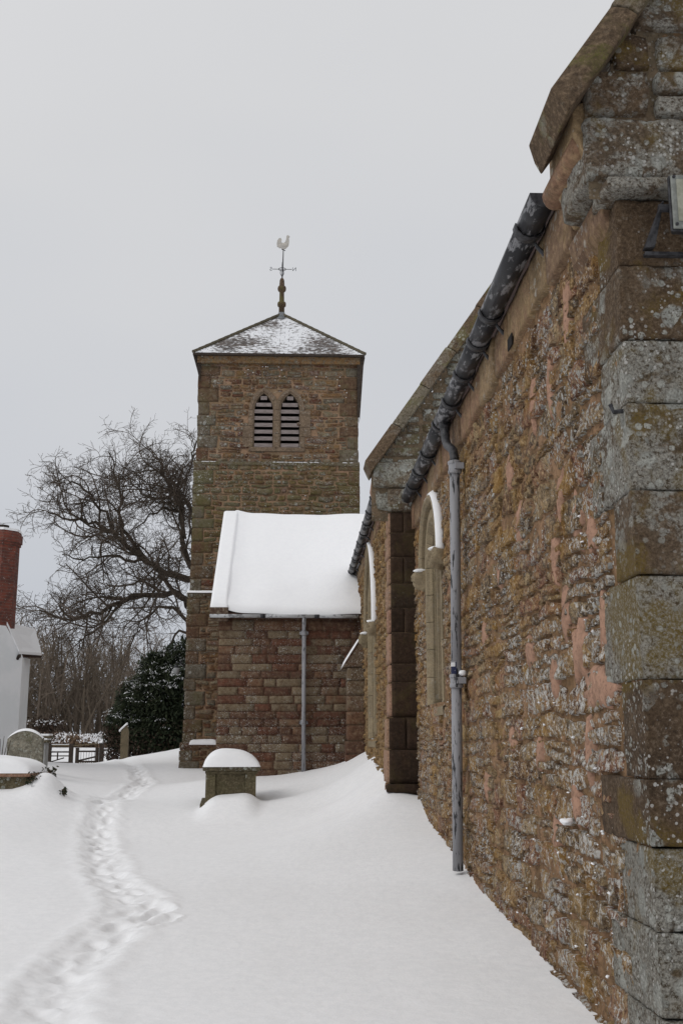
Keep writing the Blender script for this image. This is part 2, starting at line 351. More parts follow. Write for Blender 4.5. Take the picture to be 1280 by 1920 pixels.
M['hedge'] = simple_mat('brown_hedge_leaves', (.055, .032, .022), (.03, .022, .014), 8, .9, 0)
M['grass'] = simple_mat('dead_grass', (.24, .16, .11), (.16, .11, .07), 3, .95, 0)
M['white'] = simple_mat('white_render', (.78, .79, .80), (.72, .74, .75), 1.2, .9, .1)
M['rooftile'] = simple_mat('roof_tile', (.10, .05, .035), (.06, .035, .03), 10, .9, .3)
M['sticker'] = simple_mat('blue_sticker', (.01, .015, .06), None, 5, .5, 0)
M['print'] = simple_mat('white_print', (.6, .6, .6), (.55, .55, .55), 5, .6, 0)
M['vane'] = simple_mat('pale_gilt', (.48, .45, .40), (.42, .40, .37), 8, .6, .1)
def brick_material():
    m, t, b = newmat('chimney_brick'); Lk = t.links.new
    pos = t.nodes.new('ShaderNodeNewGeometry').outputs['Position']
    f, _ = noise(t, pos, 6, 5, .65); g, _ = noise(t, pos, 24, 3)
    sp = t.nodes.new('ShaderNodeSeparateXYZ'); Lk(pos, sp.inputs[0])
    row = mth(t, 'FRACT', mth(t, 'MULTIPLY', sp.outputs[2], 13.0))
    j = mth(t, 'LESS_THAN', row, .16)
    c = mixc(t, sstep(t, f, .35, .65), (.19, .05, .03), (.085, .03, .022))
    c = mixc(t, mth(t, 'MULTIPLY', sstep(t, g, .6, .72), .7), c, (.42, .36, .33))
    c = mixc(t, mth(t, 'MULTIPLY', j, .8), c, (.13, .09, .07))
    Lk(c, b.inputs['Base Color']); b.inputs['Roughness'].default_value = .9
    return m
M['brick'] = brick_material()
def slate_material():
    m, t, b = newmat('snow_dusted_slate'); Lk = t.links.new
    pos = t.nodes.new('ShaderNodeNewGeometry').outputs['Position']
    at = t.nodes.new('ShaderNodeAttribute'); at.attribute_name = 'rnd'
    mp = t.nodes.new('ShaderNodeMapping'); mp.inputs['Scale'].default_value = (5, 5, 14); Lk(pos, mp.inputs[0])
    f, _ = noise(t, mp.outputs[0], 1.5, 5, .7)
    g, _ = noise(t, pos, .9, 3)
    k = sstep(t, mth(t, 'ADD', f, mth(t, 'MULTIPLY_ADD', g, .7, -.35)), .42, .56)
    c = mixc(t, at.outputs['Fac'], (.085, .075, .07), (.15, .125, .11))
    c = mixc(t, k, c, (.80, .81, .83))
    Lk(c, b.inputs['Base Color']); b.inputs['Roughness'].default_value = .85
    return m
M['slate'] = slate_material()

# ================================================================== masonry
class Panel:
    def __init__(s, kind, c):
        if kind == 'north': s.o = np.array([c, 0, 0.]); s.S = np.array([0, 1., 0]); s.N = np.array([-1., 0, 0]); s.flip = True
        else: s.o = np.array([0, c, 0.]); s.S = np.array([1., 0, 0]); s.N = np.array([0, -1., 0]); s.flip = False
    def w(s, a, t, d):
        a = np.asarray(a, float); t = np.asarray(t, float); d = np.asarray(d, float)
        a, t, d = np.broadcast_arrays(a, t, d)
        return s.o + a[..., None] * s.S + t[..., None] * np.array([0, 0, 1.]) + d[..., None] * s.N
    def p(s, a, t, d): return tuple(s.w(a, t, d))
def courses(s0, s1, t0, t1, h, wd, split=.15, jog=True):
    cells = []; t = t0
    while t < t1 - .02:
        hh = random.uniform(*h)
        if t + hh > t1: hh = t1 - t
        s = s0 - random.uniform(0, wd[0]) * (1 if jog else 0)
        while s < s1:
            ww = random.uniform(*wd) * random.choice((1, 1, .7, 1.3))
            a, b = max(s, s0), min(s + ww, s1)
            if b - a > .03:
                if random.random() < split and hh > h[0] * 1.2:
                    k = random.uniform(.4, .6)
                    cells += [(a, b, t, t + hh * k), (a, b, t + hh * k, t + hh)]
                else: cells.append((a, b, t, t + hh))
            s += ww
        t += hh
    return cells
def make_stones(P, cells, mat, parent, name='stone', gap=.012, proud=(.0, .03), warp=.03, wscale=3.0, rough=.012, rscale=14,
                nu=3, nv=2, back=-.05, part_n=300, key=None, rnd=0.3, rl=.12, stuffname=None, rvals=None, tilt=.15):
    C = np.array(cells, float)
    if not len(C): return
    n = len(C)
    us = np.concatenate([[-1], np.linspace(-1 + rl, 1 - rl, nu + 1), [1]]); vs = np.concatenate([[-1], np.linspace(-1 + rl * 1.3, 1 - rl * 1.3, nv + 1), [1]])
    U, V = np.meshgrid(us, vs)                    # (nv+3, nu+3)
    k = rnd
    Us = U * np.sqrt(1 - .5 * k * V ** 2); Vs = V * np.sqrt(1 - .5 * k * U ** 2)
    g = gap * .5 * rng.uniform(.6, 1.5, (n, 1, 1))
    cs = (C[:, 0] + C[:, 1])[:, None, None] / 2; ct = (C[:, 2] + C[:, 3])[:, None, None] / 2
    hs_ = (C[:, 1] - C[:, 0])[:, None, None] / 2 - g; ht = (C[:, 3] - C[:, 2])[:, None, None] / 2 - g
    s = cs + hs_ * Us; t = ct + ht * Vs
    base = P.w(s, t, 0)
    x, y, z = base[..., 0], base[..., 1], base[..., 2]
    if warp:
        ws = fbm(x, y, z, wscale, 2); wt = fbm(x + 31, y + 7, z + 3, wscale, 3)
        wt2 = fbm(x + 11, y + 57, z + 3, wscale * 3, 2)
        s = s + ws * warp * 1.2; t = t + wt * warp + wt2 * warp * .3
    ring = (np.abs(U) == 1) | (np.abs(V) == 1)
    pr = rng.uniform(proud[0], proud[1], (n, 1, 1)) + rng.uniform(-tilt, tilt, (n, 1, 1)) * ht * Vs + rng.uniform(-tilt, tilt, (n, 1, 1)) * .5 * hs_ * Us * .5
    d = pr + rough * fbm(x, y, z, rscale, 3, .6) * 1.6
    d = np.where(ring[None], back, d)
    Wd = P.w(s, t, d)
    nr, nc = U.shape
    idx = np.arange(nr * nc).reshape(nr, nc)
    Fq = np.stack([idx[:-1, :-1], idx[:-1, 1:], idx[1:, 1:], idx[1:, :-1]], -1).reshape(-1, 4)
    if P.flip: Fq = Fq[:, ::-1]
    rv = rng.random(n) if rvals is None else np.array(rvals)
    if key is None: order = np.argsort(-((C[:, 1] - C[:, 0]) * (C[:, 3] - C[:, 2])))
    else: order = np.argsort([-key(c) for c in cells])
    me_name = name
    for i in order[:part_n]:
        cen = Wd[i].reshape(-1, 3).mean(0)
        me = mesh_np(name, Wd[i].reshape(-1, 3) - cen, Fq, mat, True, np.full(nr * nc, rv[i]))
        link(me_name, me, parent, loc=tuple(cen))
    rest = order[part_n:]
    if len(rest):
        F = (Fq[None] + (np.arange(len(rest)) * nr * nc)[:, None, None]).reshape(-1, 4)
        me = mesh_np(stuffname or name + 's', Wd[rest].reshape(-1, 3), F, mat, True, np.repeat(rv[rest], nr * nc))
        link(stuffname or 'small_' + name + 's', me, parent, kind='stuff')
def bed_grid(P, ss, ts, mat, parent, name, hole=None, amp=.012, scale=6, patch=0, extra=None):
    ss = np.asarray(ss); ts = np.asarray(ts)
    Sg, Tg = np.meshgrid(ss, ts); b = P.w(Sg, Tg, 0); x, y, z = b[..., 0], b[..., 1], b[..., 2]
    d = amp * fbm(x, y, z, scale, 5, .62) * 1.5 - .012
    if patch: d = d + np.clip(fbm(x + 5, y, z + 9, 2.6, 3) - .12, 0, .3) * patch
    if extra is not None: d = d + extra(Sg, Tg)
    Wd = P.w(Sg, Tg, d); nr, nc = Sg.shape; idx = np.arange(nr * nc).reshape(nr, nc)
    Fq = np.stack([idx[:-1, :-1], idx[:-1, 1:], idx[1:, 1:], idx[1:, :-1]], -1).reshape(-1, 4)
    if P.flip: Fq = Fq[:, ::-1]
    if hole is not None:
        cs = (Sg[:-1, :-1] + Sg[1:, 1:]).ravel() / 2; ct = (Tg[:-1, :-1] + Tg[1:, 1:]).ravel() / 2
        Fq = Fq[~hole(cs, ct)]
    return link(name, mesh_np(name, Wd.reshape(-1, 3), Fq, mat, True), parent)
def in_arch(s, t, c, hw, z0, sp, h):
    s = np.abs(np.asarray(s) - c); t = np.asarray(t)
    Rr = (hw * hw + h * h) / (2 * hw)
    lim = np.where(t <= sp, hw, np.sqrt(np.clip(Rr ** 2 - (t - sp) ** 2, 0, None)) - (Rr - hw))
    return (t > z0) & (t < sp + h) & (s < lim)
def arch_path(c, hw, z0, sp, h, n=6, m=5):
    """left foot up to the apex and down to the right foot"""
    Rr = (hw * hw + h * h) / (2 * hw); a1 = math.atan2(h, Rr - hw)
    Lp = [(-hw, z0 + (sp - z0) * i / m) for i in range(m)]
    Lp += [(Rr - hw - Rr * math.cos(a1 * i / n), sp + Rr * math.sin(a1 * i / n)) for i in range(n + 1)]
    Rt = [(-a, b) for a, b in Lp[::-1][1:]]
    return [(c + a, b) for a, b in Lp + Rt]
def offset_path(path, w, c):
    res = []
    for i, p in enumerate(path):
        a = path[max(i - 1, 0)]; b = path[min(i + 1, len(path) - 1)]
        dx, dy = b[0] - a[0], b[1] - a[1]; l = math.hypot(dx, dy)
        res.append((p[0] - dy / l * w, p[1] + dx / l * w))
    return res
def frame(P, path, w, d0, d1, mat, parent, name, per=2, gap=.006, c=0, chamfer=0, stuff=False, bevel=.006, rv=None):
    """ring of dressed stones following a path, w wide outwards, between depth d0 (back) and d1 (front)"""
    outer = offset_path(path, w, c)
    inner2 = offset_path(path, chamfer, c) if chamfer else path
    k = 0
    while k < len(path) - 1:
        e = min(k + per, len(path) - 1)
        mb = MB(); V = []; F = []
        for i in range(k, e + 1):
            V += [P.p(*path[i], d0), P.p(*path[i], d1 - chamfer), P.p(*inner2[i], d1), P.p(*outer[i], d1), P.p(*outer[i], d0)]
        nn = e - k + 1
        V = [Vector(v) for v in V]
        if gap:   # pull end sections in
            for q in range(5):
                a = V[q]; b = V[5 + q]; V[q] = a + (b - a).normalized() * gap / 2
                a = V[(nn - 1) * 5 + q]; b = V[(nn - 2) * 5 + q]; V[(nn - 1) * 5 + q] = a + (b - a).normalized() * gap / 2
        for i in range(nn - 1):
            for q in range(5):
                F.append((i * 5 + q, i * 5 + (q + 1) % 5, (i + 1) * 5 + (q + 1) % 5, (i + 1) * 5 + q))
        F.append((4, 3, 2, 1, 0)); F.append(tuple((nn - 1) * 5 + q for q in range(5)))
        if P.flip: F = [f[::-1] for f in F]
        F = [f[::-1] for f in F]
        mb.add(V, F, rv); mb.build(name, mat, parent, bevel=bevel)
        k = e
def block(P, s0, s1, t0, t1, d0, d1, mat, parent, name, bevel=.01, jit=0, rnd=None):
    a = P.w(s0, t0, d0); b = P.w(s1, t1, d1)
    lo = np.minimum(a, b); hi = np.maximum(a, b)
    return MB().box(tuple(lo), tuple(hi), jit=jit, rnd=rnd).build(name, mat, parent, bevel=bevel)
def rough_box(lo, hi, mat, parent, name, n=(7, 7, 6), amp=.012, rnd=None, round_=.03, scale=9):
    """a squared stone seen on two faces: subdivided, worn box"""
    lo = np.array(lo, float); hi = np.array(hi, float); c = (lo + hi) / 2; hsz = (hi - lo) / 2
    V = []; F = []
    for ax in range(3):
        for sg in (-1, 1):
            o = [a for a in range(3) if a != ax]
            u = np.linspace(-1, 1, n[o[0]]); v = np.linspace(-1, 1, n[o[1]]); Ug, Vg = np.meshgrid(u, v)
            p = np.zeros(Ug.shape + (3,)); p[..., ax] = sg; p[..., o[0]] = Ug; p[..., o[1]] = Vg
            idx = np.arange(Ug.size).reshape(Ug.shape) + len(V) 
            q = np.stack([idx[:-1, :-1], idx[:-1, 1:], idx[1:, 1:], idx[1:, :-1]], -1).reshape(-1, 4)
            # winding
            e = np.cross(np.eye(3)[o[0]], np.eye(3)[o[1]])[ax] * sg
            if e < 0: q = q[:, ::-1]
            F.append(q); V += list(p.reshape(-1, 3))
    V = np.array(V); Wp = c + V * hsz
    inner = hsz - round_
    q = np.clip(V * hsz, -inner, inner); dlt = V * hsz - q; ln = np.linalg.norm(dlt, axis=1, keepdims=True)
    nrm = np.where(ln > 1e-6, dlt / np.maximum(ln, 1e-6), 0)
    Wp = c + q + nrm * np.minimum(ln, round_)
    nn = fbm(Wp[:, 0], Wp[:, 1], Wp[:, 2], scale, 4, .6)
    Wp = Wp + nrm * (nn * amp * 1.6)[:, None]
    # weld
    key = np.round(c + V * hsz, 5); _, first, inv = np.unique(key, axis=0, return_index=True, return_inverse=True)
    inv = inv.ravel()
    Fq = inv[np.concatenate(F)]
    Wq = Wp[first]
    cen = Wq.mean(0)
    r = random.random() if rnd is None else rnd
    return link(name, mesh_np(name, Wq - cen, Fq, mat, True, np.full(len(Wq), r)), parent, loc=tuple(cen))
def snow_lump(fn, nu, nv, thick, mat, parent, name, edge=.12, amp=.02, scale=3, **kw):
    """snow lying on a surface: fn(u,v)->point of the surface, thick above it, rounded off at the edges"""
    u = np.linspace(0, 1, nu); v = np.linspace(0, 1, nv); U, V = np.meshgrid(u, v)
    Bp = np.array([[fn(a, b) for a in u] for b in v], float)
    prof = lambda q: np.sqrt(np.clip(1 - np.clip(1 - np.minimum(q, 1 - q) / edge, 0, 1) ** 2, 0, 1))
    h = thick * prof(U) * prof(V)
    h = h * (1 + amp * 8 * fbm(Bp[..., 0], Bp[..., 1], Bp[..., 2], scale, 3)) + 0
    T = Bp.copy(); T[..., 2] += h
    idx = np.arange(nu * nv).reshape(nv, nu)
    F = np.stack([idx[:-1, :-1], idx[:-1, 1:], idx[1:, 1:], idx[1:, :-1]], -1).reshape(-1, 4)
    Bp[..., 2] -= .01
    Vv = np.concatenate([T.reshape(-1, 3), Bp.reshape(-1, 3)]); F2 = F[:, ::-1] + nu * nv
    rim = list(idx[0, :]) + list(idx[1:, -1]) + list(idx[-1, ::-1][1:]) + list(idx[::-1, 0][1:])
    Fr = np.array([(rim[i + 1], rim[i], rim[i] + nu * nv, rim[i + 1] + nu * nv) for i in range(len(rim) - 1)])
    return link(name, mesh_np(name, Vv, [F, F2, Fr], mat, True), parent, **kw)

# ================================================================== ground
CP = np.array([(0, 0, 0), (-5, 0, 0), (6, 0, 0), (-1.5, 5.5, 0), (-6, 6, .05), (-1.4, 8.5, 0), (-1.2, 10, .06), (0.3, 8, .03), (0.3, 11, .14), (-.2, 14, .27),
    (-3, 16, .25), (-3.4, 21, .38), (-3.5, 24.8, .52), (-6, 36, .55), (-8, 40, .63), (1.6, 5, 0), (1.6, 5.9, .04), (1.6, 7, .09), (1.6, 8, .15), (1.6, 9.3, .19), (1.6, 10.7, .31),
    (1.6, 11.6, .38), (1.6, 13.7, .58), (1.6, 14.7, .78), (1.2, 14.8, .86), (1.26, 16.6, 1.05), (1.26, 18.4, 1.19), (1.26, 20.9, 1.25), (.95, 20.9, 1.08), (.85, 22, 1.03), (.09, 22, .87),
    (-.6, 22, .78), (-1.6, 22, .72), (-1.2, 18, .42), (-2.0, 18, .40), (-.3, 18, .52), (.5, 19, .72), (.7, 17, .62), (.9, 15, .62), (-2.97, 28, .77), (-4, 31, .9), (-3.8, 36, 1.22), (-5.4, 34, .9),
    (-4.1, 17, .70), (-3.3, 17, .52), (-5, 14, .5), (-5.7, 17, .85), (-6, 22, 1.0), (-4.6, 21, .6), (-5, 26, .8), (-6.6, 27, 1.0), (-6.5, 32, .75), (-3, 12, .12), (-5, 10, .18), (0, -6, 0), (-6, 45, .5), (-10, 45, .5), (-14, 40, .7), (-10, 30, .9),
    (-10, 15, .7), (-10, 5, .2), (-12, -6, 0), (8, 10, .3), (8, 25, 1), (3, 40, 1.2), (0, 58, 1.0), (-15, 59, 1.12), (-11, 59, 1.12), (-12, 52, .75), (-16, 68, 1.2), (-8, 68, 1.2), (15, 55, .9)], float)
def tps_fit(P, lam=.02):
    n = len(P); d = np.linalg.norm(P[:, None, :2] - P[None, :, :2], axis=-1)
    K = np.where(d > 0, d ** 2 * np.log(d + 1e-9), 0) + lam * np.eye(n)
    A = np.zeros((n + 3, n + 3)); A[:n, :n] = K; A[:n, n] = 1; A[:n, n + 1:] = P[:, :2]; A[n, :n] = 1; A[n + 1:, :n] = P[:, :2].T
    return np.linalg.solve(A, np.concatenate([P[:, 2], np.zeros(3)]))
TW = tps_fit(CP)
TRAIL = np.array([(-8, 42), (-6.6, 38.5), (-6.08, 36.5), (-5.2, 33), (-4.2, 28), (-3.45, 24.8), (-3.3, 23), (-3.31, 21.3), (-3.2, 18.5), (-2.89, 16.2), (-2.55, 14.4), (-2.2, 12.9), (-1.95, 11.8), (-1.65, 10.9), (-1.42, 10.1), (-1.42, 9.3), (-1.5, 8.5), (-1.56, 7.6), (-1.46, 6.85), (-1.27, 6.1), (-1.0, 4.5)])
def resample(P, st):
    seg = np.linalg.norm(np.diff(P, axis=0), axis=1); cum = np.concatenate([[0], np.cumsum(seg)]); q = np.arange(0, cum[-1], st)
    return np.stack([np.interp(q, cum, P[:, 0]), np.interp(q, cum, P[:, 1])], 1)
TR = resample(TRAIL, .12); PR = resample(TRAIL, .33)
prints = []
for i in range(len(PR) - 1):
    d = PR[i + 1] - PR[i]; d = d / np.linalg.norm(d); nrm = np.array([-d[1], d[0]])
    c = PR[i] + nrm * (.062 if i % 2 else -.062) + rng.normal(0, .03, 2)
    a = math.atan2(d[1], d[0]) + rng.normal(0, .15)
    prints.append((c[0], c[1], a, rng.uniform(.12, .18), rng.uniform(.055, .085), rng.uniform(.5, 1.0) * (.022 + .038 * min(1, max(0, (PR[i][1] - 7) / 8)))))
prints += [(-1.2, 9.75, 1.4, .22, .10, .06), (-1.12, 9.35, 1.2, .22, .10, .06)]
def ground(x, y, detail=True):
    x = np.asarray(x, float); y = np.asarray(y, float); sh = x.shape; x = x.ravel(); y = y.ravel(); z = np.zeros(len(x))
    for s in range(0, len(x), 20000):
        xx, yy = x[s:s + 20000], y[s:s + 20000]
        d = np.sqrt((xx[:, None] - CP[None, :, 0]) ** 2 + (yy[:, None] - CP[None, :, 1]) ** 2)
        z[s:s + 20000] = (np.where(d > 0, d * d * np.log(d + 1e-9), 0)) @ TW[:len(CP)] + TW[len(CP)] + TW[-2] * xx + TW[-1] * yy
    far = np.clip((np.hypot(x, y - 18) - 55) / 30, 0, 1); far = far * far * (3 - 2 * far)
    z = np.clip(z, -.3, 1.6) * (1 - far) + far * (.45 + 0.9 * fbm(x, y, 0, .012, 2) * np.clip((np.hypot(x, y) - 60) / 100, 0, 1))
    z = z + .30 * np.exp(-((x + 3.92) / .30) ** 2 - ((y - 17.3) / .55) ** 2)
    z = z + .19 * np.exp(-(np.abs(x + 1.09) / .43) ** 5) * np.clip((y - 16.75) / .9, 0, 1) ** 1.2 * np.clip((18.6 - y) / .5, 0, 1)   # snow banked on the chest tomb's plinth
    z = z + .018 * fbm(x, y, 0, .55, 3) + .006 * fbm(x, y * .6, 4, 2.5, 3)
    if detail:
        near = (y > 3) & (y < 45) & (x > -10) & (x < 0)
        ix = np.where(near)[0]
        if len(ix):
            xx, yy = x[ix], y[ix]
            dm = np.full(len(ix), 9.)
            for s in range(0, len(TR)): 
                dm = np.minimum(dm, (xx - TR[s, 0]) ** 2 + (yy - TR[s, 1]) ** 2)
            dm = np.sqrt(dm)
            sel = dm < 1.0
            add = np.zeros(len(ix))
            k = dm + .10 * fbm(xx, yy, 2, 3.2, 3) 
            add -= .030 * np.clip(1 - (k / .24) ** 2, 0, 1) 
            add += .016 * np.exp(-((k - .29) / .08) ** 2) * .7
            add += .03 * np.clip(1 - dm / .45, 0, 1) * fbm(xx, yy, 0, 7, 4)
            hole = np.zeros(len(ix))
            s2 = np.where(sel)[0]
            hx, hy = xx[s2], yy[s2]; hh = np.zeros(len(s2))
            for (cx, cy, a, l, wd, dp) in prints:
                nb = (np.abs(hx - cx) < .4) & (np.abs(hy - cy) < .4)
                if not nb.any(): continue
                ux = (hx[nb] - cx) * math.cos(a) + (hy[nb] - cy) * math.sin(a); uy = -(hx[nb] - cx) * math.sin(a) + (hy[nb] - cy) * math.cos(a)
                r = np.sqrt((ux / l) ** 2 + (uy / wd) ** 2) + .45 * fbm(hx[nb], hy[nb], 7, 8, 2)
                f = np.clip(1.25 - r, 0, 1); f = f * f * (3 - 2 * f)
                hh[nb] = np.minimum(hh[nb], -dp * f)
                hh[nb] += .02 * np.exp(-((r - 1.35) / .2) ** 2) * .5
            add[s2] += hh
            z[ix] += add
    return z.reshape(sh)
def gz(x, y): return float(ground(np.array([x]), np.array([y]), False)[0])
def axis(pts):
    a = []
    for (u, v, n) in pts: a += list(np.linspace(u, v, n, endpoint=False))
    return np.array(a + [pts[-1][1]])
gx = axis([(-900, -200, 8), (-200, -40, 14), (-40, -10, 30), (-10, -4.2, 40), (-4.2, -.6, 150), (-.6, 1.8, 60), (1.8, 10, 12), (10, 60, 10), (60, 900, 10)])
gy = axis([(-300, -10, 8), (-10, 3, 12), (3, 5.5, 30), (5.5, 12, 240), (12, 20, 170), (20, 30, 100), (30, 45, 70), (45, 80, 25), (80, 300, 14), (300, 1600, 12)])
GX, GY = np.meshgrid(gx, gy); GZ = ground(GX, GY)
idx = np.arange(GX.size).reshape(GX.shape)
F = np.stack([idx[:-1, :-1], idx[:-1, 1:], idx[1:, 1:], idx[1:, :-1]], -1).reshape(-1, 4)
link('snow_ground', mesh_np('snow_ground', np.stack([GX, GY, GZ], -1).reshape(-1, 3), F, M['snow'], True), kind='structure')

# ================================================================== chancel
A = 1.6; Y0 = 4.94; Y1 = 14.7; EZ = 4.75
PN = Panel('north', A); PE = Panel('east', Y0)
ch = thing('chancel', 'nearest part of the church, rough brown rubble wall with lichened grey corner stones and gutter', 'church chancel')
CW = dict(c=12.62, hw=.74, z0=1.9, sp=3.60, h=.62)
hole = lambda s, t: in_arch(s, t, CW['c'], CW['hw'] + .03, CW['z0'], CW['sp'], CW['h'] + .03)
ss = [Y0 + .05]
while ss[-1] < Y1: ss.append(ss[-1] + .0036 * ss[-1])
def under(Sg, Tg): return .012 * fbm(Sg, Tg, 3, 22, 3)
bed_grid(PN, ss, np.linspace(-.4, EZ, 300), M['bed'], ch, 'wall', hole=hole, amp=.022, scale=6, patch=0, extra=under)
cells = courses(Y0 + .42, Y1, -.3, 4.32, (.08, .26), (.14, .55), split=.3)
cells = [c for c in cells if not in_arch((c[0] + c[1]) / 2, (c[2] + c[3]) / 2, CW['c'], CW['hw'] + .1, CW['z0'] - .1, CW['sp'], CW['h'] + .1)]
make_stones(PN, cells, M['chancel'], ch, gap=.020, proud=(-.005, .020), warp=.07, wscale=2.6, rough=.018, rscale=22, nu=7, nv=5, back=-.05, rl=.07,
            key=lambda c: (c[1] - c[0]) * (c[3] - c[2]) / ((c[0] + c[1]) / 2) ** 3 * (1 if c[2] > -.05 else 0), rnd=.28, tilt=.20)
# torn pink mortar smears left between the stones
def smear(P, s, t, w_, h_, seed):
    n = 26; V = []; w_ *= 1.5
    for ring, (q, dd) in enumerate(((1.15, -.03), (1.0, .004), (.6, .017), (.25, .021))):
        for k in range(n):
            a = 2 * math.pi * k / n
            r = q * (1 + .5 * mnoise.noise(Vector((math.cos(a) * 1.3 + seed, math.sin(a) * 1.3, seed * .7))) + .55 * mnoise.noise(Vector((math.cos(a) * 3.5, math.sin(a) * 3.5, seed))))
            V.append(P.p(s + r * w_ * math.cos(a), t + r * h_ * math.sin(a), dd + .006 * mnoise.noise(Vector((s + math.cos(a) * q, t + math.sin(a) * q, 3.0)) * 6)))
    F = []
    for r_ in range(3):
        for k in range(n): F.append((r_ * n + k, r_ * n + (k + 1) % n, (r_ + 1) * n + (k + 1) % n, (r_ + 1) * n + k))
    F.append(tuple(3 * n + k for k in range(n)))
    if P.flip: F = [f[::-1] for f in F]
    return MB().add(V, F)
for i, (y, z, w_, h_) in enumerate([(5.75, 1.75, .20, .10), (6.1, 2.0, .09, .17), (6.35, 2.25, .06, .14), (6.0, 2.75, .07, .15), (6.35, 2.95, .05, .14), (6.55, 2.62, .07, .19), (5.95, 1.42, .05, .17),
                                   (6.3, 1.15, .05, .13), (7.6, 3.0, .07, .16), (7.0, 3.75, .05, .18), (8.4, 2.8, .06, .12), (5.7, 2.6, .05, .11), (7.4, 2.1, .10, .10), (6.8, .9, .06, .15),
                                   (6.0, 4.0, .05, .24), (6.5, 3.7, .04, .16), (7.9, 3.5, .06, .12), (9.2, 2.4, .07, .12), (6.7, 1.85, .06, .12), (5.55, 2.1, .04, .16), (8.1, 1.5, .08, .09), (9.3, 1.1, .08, .1), (7.2, 1.4, .06, .11)]):
    smear(PN, y, z, w_, h_, i * 3.1).build('mortar_patch', M['render'], ch, smooth=True)
# eaves course: long squared stones right under the gutter
y = Y0 + .75; k = 0
while y < Y1 - .05:
    l = min(random.uniform(.45, .9), Y1 - y)
    ex = random.uniform(-.012, .008)
    rough_box((A - .035 + ex, y + .010, 4.36 + random.uniform(-.02, .03)), (A + .2, y + l - .010, 4.74), M['eaves'], ch, 'eaves_stone', n=(3, 10, 8), amp=.010, round_=.008)
    y += l
# corner stones, course by course (joint heights read off the corner)
zs = [-.35, .30, .66, 1.02, 1.32, 1.77, 2.26, 2.67, 3.11, 3.44, 3.83, 4.19]
lenN = [.50, .72, .50, .78, .34, .62, .30, .68, .42, .70, .34]
lenE = [.8, .5, .85, .55, .9, .6, .95, .6, .8, .55, .75]
rv = [.8, .85, .75, .15, .1, 1.0, .45, .72, .78, .35, .2]
for i in range(len(zs) - 1):
    pj = .004 * ((i * 7) % 3 - 1)
    rough_box((A - .012 + pj, Y0 - .006 + pj, zs[i] + .002), (A + lenE[i], Y0 + lenN[i], zs[i + 1] - .002), M['quoin'], ch, 'corner_stone', n=(22, 20, 18), amp=.009, rnd=rv[i], round_=.009, scale=11)
# east wall beyond the quoins
bed_grid(PE, np.arange(A + .3, 8.2, .04), np.arange(-.4, 5.4, .04), M['bed'], ch, 'east_wall', amp=.012, scale=8, hole=lambda s, t: t > 4.6 + (s - 1.3) * 1.45)
cells = []
for i in range(len(zs) - 1):
    cells += courses(A + lenE[i] + .01, 3.6, zs[i] + .01, zs[i + 1] - .01, (.18, .3), (.3, .7), split=.1, jog=False)
def stonesE(cells, nm='stone', **k): make_stones(PE, cells, M['quoin'], ch, nm, gap=.008, warp=.02, proud=(.0, .03), nu=8, nv=6, rough=.016, part_n=60, rl=.08, **k)
stonesE(cells)
# gable above the string course
rough_box((1.52, Y0 - .10, 4.195), (3.2, Y0 + .2, 4.285), M['quoin'], ch, 'string_course', n=(26, 6, 6), amp=.014, round_=.03, rnd=.6)
rough_box((1.44, Y0 - .03, 4.295), (2.22, Y0 + .5, 4.645), M['quoin'], ch, 'kneeler_stone', n=(22, 10, 12), amp=.016, rnd=.6, round_=.03)
gcells = [(2.24, 2.9, 4.3, 4.64), (1.45, 1.80, 4.655, 4.91), (1.82, 2.05, 4.655, 4.775), (1.82, 2.05, 4.79, 4.91), (2.07, 2.6, 4.655, 4.9), (1.62, 1.82, 4.925, 5.16), (1.84, 2.2, 4.925, 5.15), (1.72, 2.25, 5.17, 5.42), (2.25, 2.7, 5.17, 5.45), (1.95, 2.7, 5.45, 5.8), (2.2, 2.9, 4.92, 5.15)]
make_stones(PE, gcells, M['quoin'], ch, 'gable_stone', gap=.006, warp=.012, proud=(.0, .04), nu=9, nv=7, rough=.014, part_n=60, rl=.07, rvals=[.5, .35, .7, .6, .2, .1, .45, .55, .3, .2, .6])
bed_grid(PE, np.arange(1.46, 4.4, .03), np.arange(4.2, 9.0, .03), M['bed3'], ch, 'gable_wall', amp=.008, scale=8, hole=lambda s, t: t > 4.5 + (s - 1.3) * 1.45)
# kneeler: moulded stones running back under the coping
kp = [(1.62, 4.02), (1.55, 4.10), (1.50, 4.20), (1.47, 4.30), (1.62, 4.36)]
MB().tube([(1.475, 5.0, 4.55), (1.475, 5.02, 4.55), (1.465, 5.3, 4.56), (1.46, 5.62, 4.57), (1.46, 5.66, 4.57)], [.05, .078, .080, .078, .06], 18, rnd=.3).build('kneeler_roll', M['eaves'], ch, smooth=True)
MB().prism([(1.52, 4.30), (1.47, 4.42), (1.40, 4.60), (1.40, 4.74), (1.66, 4.86), (1.66, 4.3)], lambda p: (p[0], Y0 + .03, p[1]), lambda p: (p[0], Y0 + .56, p[1]), .6).build('kneeler_block', M['eaves'], ch, bevel=.012)
MB().prism([(1.62, 4.05), (1.55, 4.15), (1.53, 4.28), (1.66, 4.30)], lambda p: (p[0], Y0 + .10, p[1]), lambda p: (p[0], Y0 + .72, p[1]), .9).build('kneeler_moulding', M['eaves'], ch, bevel=.012)
